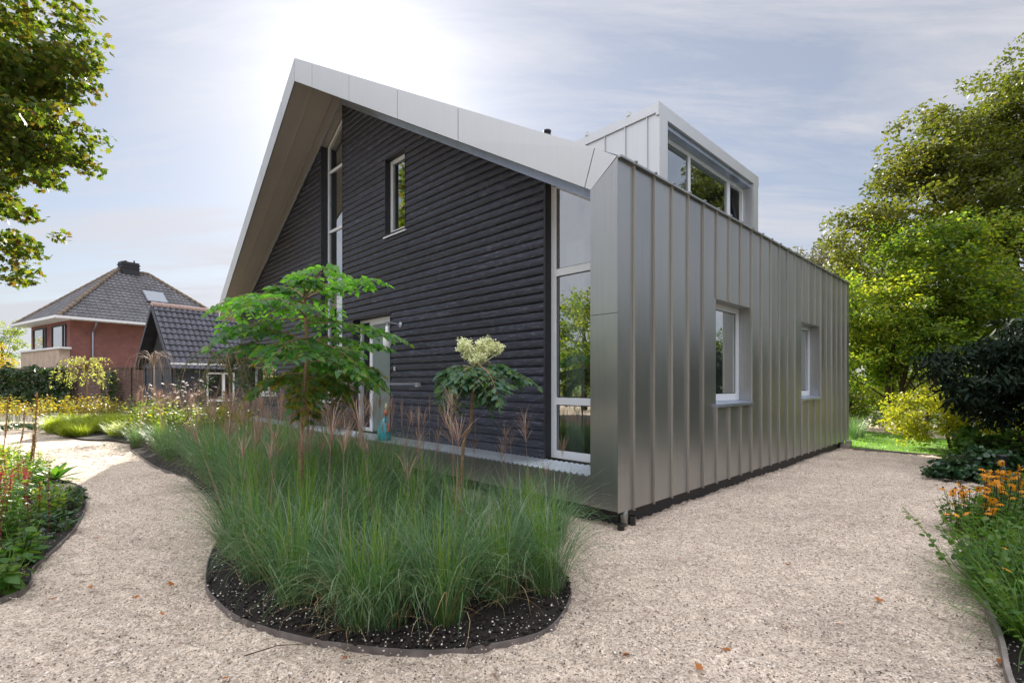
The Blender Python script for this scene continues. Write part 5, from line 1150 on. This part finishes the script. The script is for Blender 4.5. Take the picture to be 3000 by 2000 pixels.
# rosette
def rosette(label, loc, ls, n, m, seed):
    rs = np.random.default_rng(seed); root = empty('rosette_plant', loc, 0, label, 'leafy plant'); V = []; k = []
    a = np.arange(n)*2.4; D = np.stack([np.cos(a), np.sin(a), np.linspace(.15, .9, n)], 1); N = np.stack([-np.cos(a)*.3, -np.sin(a)*.3, np.ones(n)], 1)
    lin, fc = ribbons(np.zeros((n, 3))+np.array([0, 0, .03]), a, np.linspace(1.35, .45, n), np.full(n, ls)*rs.uniform(.75, 1.1, n), np.full(n, .7), np.full(n, .10), 6, rs)
    link('foliage', np_mesh('foliage', lin, fc), m, root)
rosette('bright rosette of long strap-like leaves near the tip of the left bed', gp(160, 1412), .42, 22, M['l_perennial'], 1)
for i, (px, py, lb_) in enumerate([(95, 1385, 'tall brown dried flower stalk leaning at the tip of the left bed'), (8, 1330, 'tall brown dried flower stalk at the left edge of the view'), (52, 1330, 'thin short dried stalk between the two tall ones'), (78, 1400, 'thin pale dried stalk beside the tallest one')]):
    p = gp(px, py); h = (1.42, 1.28, .95, .75)[i]; root = empty('seed_stalk', p, i, lb_, 'dried flower stalk'); mb = MB(); r_ = (.020, .018, .010, .008)[i]; ln = (.16, .14, .05, .10)[i]*math.cos(0)
    c = [Vector((0, 0, 0)), Vector((.06, 0, h*.3)), Vector((.10, 0, h*.6)), Vector((.11+ln*.2, 0, h))]; cc_ = smooth_curve(c, 6, False); mb.tube(cc_, [r_*.55*(1-.3*k/len(cc_)) for k in range(len(cc_))], 7); mb.build('stalk', M['seedhead'], root, True)
    rs = np.random.default_rng(i); n = 700; t = rs.uniform(.35, 1, n); P = np.array([cc_[int(q*(len(cc_)-1))] for q in t]); P[:, 2] += rs.uniform(-.03, .03, n); P += rs.normal(size=(n, 3))*np.array([r_*.5, r_*.5, 0]); V, Fc = rand_leaves(P, .022, DIA, .1, -.6, rs)
    link('seed_pods', np_mesh('seed_pods', V, Fc), M['seedhead'], root); root.rotation_euler = (0, 0, rs.uniform(-.5, .5))
# far-left yellow shrubs row, flowering mass
for i in range(17):
    p = gp(-60+i*25+rs_p.uniform(-8, 8), 1236+rs_p.uniform(-6, 6)); perennial('yellow_perennial', (p.x, p.y, 0), v_aut, None, 'sparse shrub with yellow autumn leaves in the row across the far gravel', 'shrub', 'yellow autumn shrubs in the far row', rs_p.uniform(1.1, 1.5), i)
for i in range(9):
    p = gp(20+i*22, 1258+rs_p.uniform(-4, 4)); perennial('russet_cover_plant', (p.x, p.y, 0), v_cov, None, 'low russet-shadowed cover plant beside the lime-green grass mounds', 'ground cover plant', 'low cover plants in the far bed', 1.3, i)
mass = []
for i in range(34):
    for _ in range(60):
        px = rs_p.uniform(400, 700); Y = rs_p.uniform(13.0, 16.0); x = (px-1500)/F*Y
        if all(math.hypot(x-a, Y-b) > .42 for a, b in mass): break
    mass.append((x, Y)); dk = px < 440
    perennial('flowering_shrub', (x, Y, 0), v_drk if dk else (v_yel if i % 3 else v_sunlit), None, 'dark green shrub at the left end of the yellow planting' if dk else 'yellow-green leafy shrub in the sunlit planting before the shed', 'shrub', 'dark shrubs at the end of the yellow planting' if dk else 'yellow-green shrubs before the shed', rs_p.uniform(1.3, 1.75), i)
def flowers_mesh(n, r, z0, z1, size, petals, seed, centre=False, flat=.5):
    rs = np.random.default_rng(seed); P = []; D = []; N = []; Sz = []; mb = MB(); cs = []
    for i in range(n):
        a = rs.uniform(0, 6.283); rr = r*math.sqrt(rs.uniform()); c = np.array([math.cos(a)*rr, math.sin(a)*rr, rs.uniform(z0, z1)]); cs.append(c); nn = np.array([0, 0, 1.]) + rs.normal(size=3)*flat; nn /= np.linalg.norm(nn)
        ax = np.cross(nn, [1, 0, 0]); ax /= np.linalg.norm(ax); ay = np.cross(nn, ax); mb.tube([(c[0]*.3, c[1]*.3, 0), tuple(c)], .0025, 4, cap=False)
        for k in range(petals): q = 6.283*k/petals; P.append(c); D.append(ax*math.cos(q)+ay*math.sin(q)-nn*(.5 if petals > 8 else .2)); N.append(nn); Sz.append(size*rs.uniform(.85, 1.1))
    V, Fc = leaves(np.array(P), np.array(D), np.array(N), np.array(Sz), LANCE if petals > 8 else OVAL); return np_mesh('blossoms', V, Fc), mb, cs
wf, _, _ = flowers_mesh(9, .28, .80, 1.15, .035, 6, 1); wf.materials.append(M['f_white'])
for i, (px, py) in enumerate([(485, 1135), (530, 1133), (560, 1125), (578, 1115), (640, 1140), (470, 1160), (600, 1150)]):
    Y = 13.6; p = at(px, py, Y); root = perennial('white_anemone', (p.x, p.y, 0), v_per, None, 'pale plant with small white blossoms on tall stems before the shed', 'flowering plant', 'white-flowered plants before the shed', 1.7, i); inst('blossoms', wf, root, (0, 0, 0), i, p.z/1.0)
p = at(672, 1180, 12.8); root = perennial('orange_sumac', (p.x, p.y, 0), v_aut, None, 'small glowing orange-yellow shrub at the far corner of the gable', 'shrub', None, 1.85, 0)
# right bed
rb2_ = [(p[0], p[1]) for p in rbl[:-4]] + [tuple(hw(12, -2.2))[:2], tuple(hw(16, -6))[:2], tuple(hw(0, -12))[:2], tuple(hw(-5, -6))[:2]]
rp = [(x, y) for x, y in rb2_]; done = []
visr = lambda x, y: y > .8 and x/y < 1.2
place(58, lambda x, y: visr(x, y) and y < 7.0, .24, lambda c, x, y: perennial('leafy_perennial', (x, y, .01), v_per if c % 3 else v_big, None, 'green leafy perennial in the shaded bed along the right edge', 'leafy plant', 'leafy plants in the right bed', rs_p.uniform(.6, .9), c), 2.2, 8, 2.2, 7.5, rp, .16)
place(44, lambda x, y: visr(x, y), .17, lambda c, x, y: perennial('ground_cover_plant', (x, y, .01), v_cov, None, 'low round-leaved cover plant along the timber edging of the right bed', 'ground cover plant', 'cover plants in the right bed', rs_p.uniform(.9, 1.3), c), 2.2, 9, 2.2, 9, rp, .08)
place(12, lambda x, y: visr(x, y) and y > 8.4, .45, lambda c, x, y: perennial('leafy_perennial', (x, y, .01), v_yel, None, 'yellow-green plant at the far end of the right bed', 'leafy plant', 'yellow-green plants at the far end of the right bed', rs_p.uniform(.5, .8), c), 8, 12, 8.4, 12.5, rp, .1)
bf = []
for i in range(2):
    me, mb, cs = flowers_mesh(9, .26, .46, .68, .052, 11, 30+i, flat=.55); me.materials.append(M['f_orange'])
    c2_ = MB()
    for c in cs: c2_.lathe([(.009, 0), (.010, .006), (.006, .014), (.002, .016)], tuple(c), 8)
    cm_ = bpy.data.meshes.new('flower_centres'); cm_.from_pydata(c2_.v + [tuple(v) for v in mb.v], [], c2_.f + [tuple(len(c2_.v)+q for q in f) for f in mb.f]); cm_.materials.append(M['seedbrown']); bf.append((me, cm_))
for i, (px, py, z) in enumerate([(2838, 1418, .5), (2890, 1400, .55), (2945, 1390, .58), (2990, 1385, .6), (2860, 1455, .45), (2925, 1425, .55), (2980, 1430, .55), (2810, 1445, .42)]):
    p = gp(px, py, z); root = perennial('coneflower', (p.x, p.y, .01), v_per, None, 'orange-petalled daisy clump with dark centres beside the bollard light', 'flowering plant', 'orange daisies in the right bed', .85, i)
    inst('blossoms', bf[i % 2][0], root, (0, 0, z-.6)); inst('flower_centres', bf[i % 2][1], root, (0, 0, z-.6))
yf, _, _ = flowers_mesh(4, .30, .42, .60, .035, 7, 44, flat=.8); yf.materials.append(M['f_yellow'])
v_arch = variants(2, 'l_perennial', 22, .50, .60, .055, ROUND, seed=740, nl=16, droop=.1)
for i, (px, py, z) in enumerate([(2800, 1545, .42), (2870, 1600, .4), (2950, 1560, .45), (2940, 1640, .4), (2990, 1720, .4), (2990, 1610, .5)]):
    p = gp(px, py, z); root = perennial('arching_rose', (p.x+.35, p.y+.1, .01), v_arch, None, 'arching small-leaved shrub with amber flowers leaning over the gravel', 'flowering shrub', 'amber-flowered arching shrubs in the right bed', 1.0, i); inst('blossoms', yf, root, (0, 0, 0), i*1.4)
# bollard
bl = gp(2925, 1408); bol = empty('bollard_light', (7.95, 8.15, 0), 0, 'short black cylindrical bollard light in the right bed', 'bollard light'); mb = MB(); mb.lathe([(.075, 0), (.075, .34)], n=20); mb.build('post', M['rubber'], bol); mb = MB()
mb.lathe([(.068, .34), (.068, .36), (.078, .362), (.078, .42), (.07, .43), (.01, .432)], n=20); mb.build('cap', M['rubber'], bol)
# loose stones lying on the gravel and spilt on the soil
rs = np.random.default_rng(77); n = 16000; Y = 2.1 + 7*rs.uniform(size=n)**1.5; X = rs.uniform(-1.05, 1.05, n)*Y
zz = np.full(n, .012); ok = np.array([(not inpoly(x, y, bed) or edged(x, y, bed) < .3 or k % 60 == 0) for k, (x, y) in enumerate(zip(X, Y))]); X, Y, zz = X[ok], Y[ok], zz[ok]; n = len(X)
inb = np.array([inpoly(x, y, bed) for x, y in zip(X, Y)]); zz[inb] = .034
O8 = np.array([(1, 0, 0), (-1, 0, 0), (0, 1, 0), (0, -1, 0), (0, 0, .7), (0, 0, -.7)]); T8 = np.array([(0, 2, 4), (2, 1, 4), (1, 3, 4), (3, 0, 4), (2, 0, 5), (1, 2, 5), (3, 1, 5), (0, 3, 5)])
V = O8[None]*(.0028+.008*rs.uniform(0, 1, (n, 1, 1))**2)*rs.uniform(.6, 1.4, (n, 6, 3)); a = rs.uniform(0, 6.28, n); ca, sa = np.cos(a)[:, None], np.sin(a)[:, None]
V = np.stack([V[:, :, 0]*ca-V[:, :, 1]*sa+X[:, None], V[:, :, 0]*sa+V[:, :, 1]*ca+Y[:, None], V[:, :, 2]+zz[:, None]], 2).reshape(-1, 3); Fc = ((np.arange(n)*6)[:, None, None]+T8[None]).reshape(-1, 3)
m, t, b, o = mat('loose_stone'); g = t.nodes.new('ShaderNodeNewGeometry'); t.links.new(ramp(t, g.outputs['Random Per Island'], [(0, (.16, .12, .10)), (.2, (.45, .37, .31)), (.6, (.68, .60, .52)), (1, (.86, .81, .74))]).outputs[0], b.inputs['Base Color']); b.inputs['Roughness'].default_value = .75
tag(link('loose_gravel', np_mesh('loose_gravel', V, Fc), m), 'loose pale stones scattered over the path and bed edges', 'gravel', kind='stuff')
# fallen leaves and twigs on the gravel
lm_ = []
for i in range(3):
    rs = np.random.default_rng(i); V, Fc = leaves(np.zeros((1, 3)), np.array([[1., 0, .05]]), np.array([[0, .1, 1.]]), [.07], MAPLE); V[:, 2] += .006*rs.normal(size=len(V)); V[:, 0] *= 1.2; V[:, 1] *= .5+.15*i; me = np_mesh('leaf', V, Fc); me.materials.append(M['fallen']); lm_.append(me)
for i, (px, py) in enumerate([(140, 1755), (264, 1722), (508, 1706), (408, 1743), (280, 1575), (617, 1580), (645, 1985), (1825, 1915), (1985, 1635), (2442, 1825), (2745, 1420), (2585, 1760), (2140, 1900), (1720, 1560), (905, 1772), (945, 1757), (1190, 1835), (2300, 1650), (480, 1800), (2930, 1940), (2050, 1960), (1000, 1930)]):
    p = gp(px, py, .02); o = bpy.data.objects.new('fallen_leaf', lm_[i % 3]); C.objects.link(o); o.location = p; o.rotation_euler = (rs_p.normal()*.2, rs_p.normal()*.2, rs_p.uniform(0, 6)); o.scale = (rs_p.uniform(.5, 1),)*3; tag(o, 'small curled orange-brown fallen leaf on the ground', 'fallen leaf', 'fallen leaves')
n = 4200; Y = 2.1+9*rs_p.uniform(0, 1, n)**1.3; X = rs_p.uniform(-1.05, 1.05, n)*Y; V, Fc = rand_leaves(np.stack([X, Y, np.full(n, .014)], 1), .013, MAPLE, 2.5, 0, rs_p)
me = np_mesh('leaf_litter', V, Fc); keep = None; m_ = simple('litter', (.06, .035, .025), .9); tag(link('leaf_litter', me, m_), 'scattered dark crumbs of leaf litter over the gravel', 'leaf litter', kind='stuff')
for i, (px, py, l) in enumerate([(600, 1495, .22), (715, 1920, .35), (1110, 1870, .12)]):
    p = gp(px, py, .02); root = MB(); root.tube([(0, 0, 0), (l*.5, .02, .015), (l, -.02, .01)], [.004, .003, .002], 5); o = root.build('twig', M['bark']); o.location = p; o.rotation_euler = (0, 0, .4*i); tag(o, ['thin dark twig lying on the gravel path left of the grasses', 'thin twig on the gravel below the bed edging', 'short twig on the soil by the front edging'][i], 'twig')

# ------------------------------------------------------------------ repeats: tell them apart by row and order across the view
byl = {}
for o in list(bpy.data.objects):
    if o.get('group') and o.get('label') and not o.parent: byl.setdefault(o['label'], []).append(o)
def short(lb_, n):
    w_ = lb_.split()[:n]
    while w_ and w_[-1] in ('in', 'the', 'of', 'with', 'on', 'a', 'and', 'before', 'behind', 'across', 'along', 'beside', 'steel-edged', 'at', 'over', 'leaning', 'its', 'thin', 'sunlit', 'yellow', 'crimson', 'far', 'dark', 'back', 'small', 'up', 'feathery', 'black', 'timber', 'amber', 'tall', 'shaded', 'small'): w_ = w_[:-1]
    return ' '.join(w_)
for lb_, os_ in byl.items():
    key = lambda o: o.location.x/max(.1, o.location.y)
    if 2 <= len(os_) <= 30:
        os_.sort(key=key)
        for i, o in enumerate(os_):
            t_ = '%s, %s from left' % (lb_, ORD[i]); o['label'] = t_ if len(t_.split()) <= 16 else '%s, %s from left' % (short(lb_, 12), ORD[i])
    elif len(os_) > 30:
        os_.sort(key=lambda o: o.location.y); k_ = 10
        for r_ in range(0, len(os_), k_):
            row = sorted(os_[r_:r_+k_], key=key)
            for i, o in enumerate(row): o['label'] = '%s, %s row from the camera, %s from left' % (short(lb_, 8), ORD[r_//k_], ORD[i])
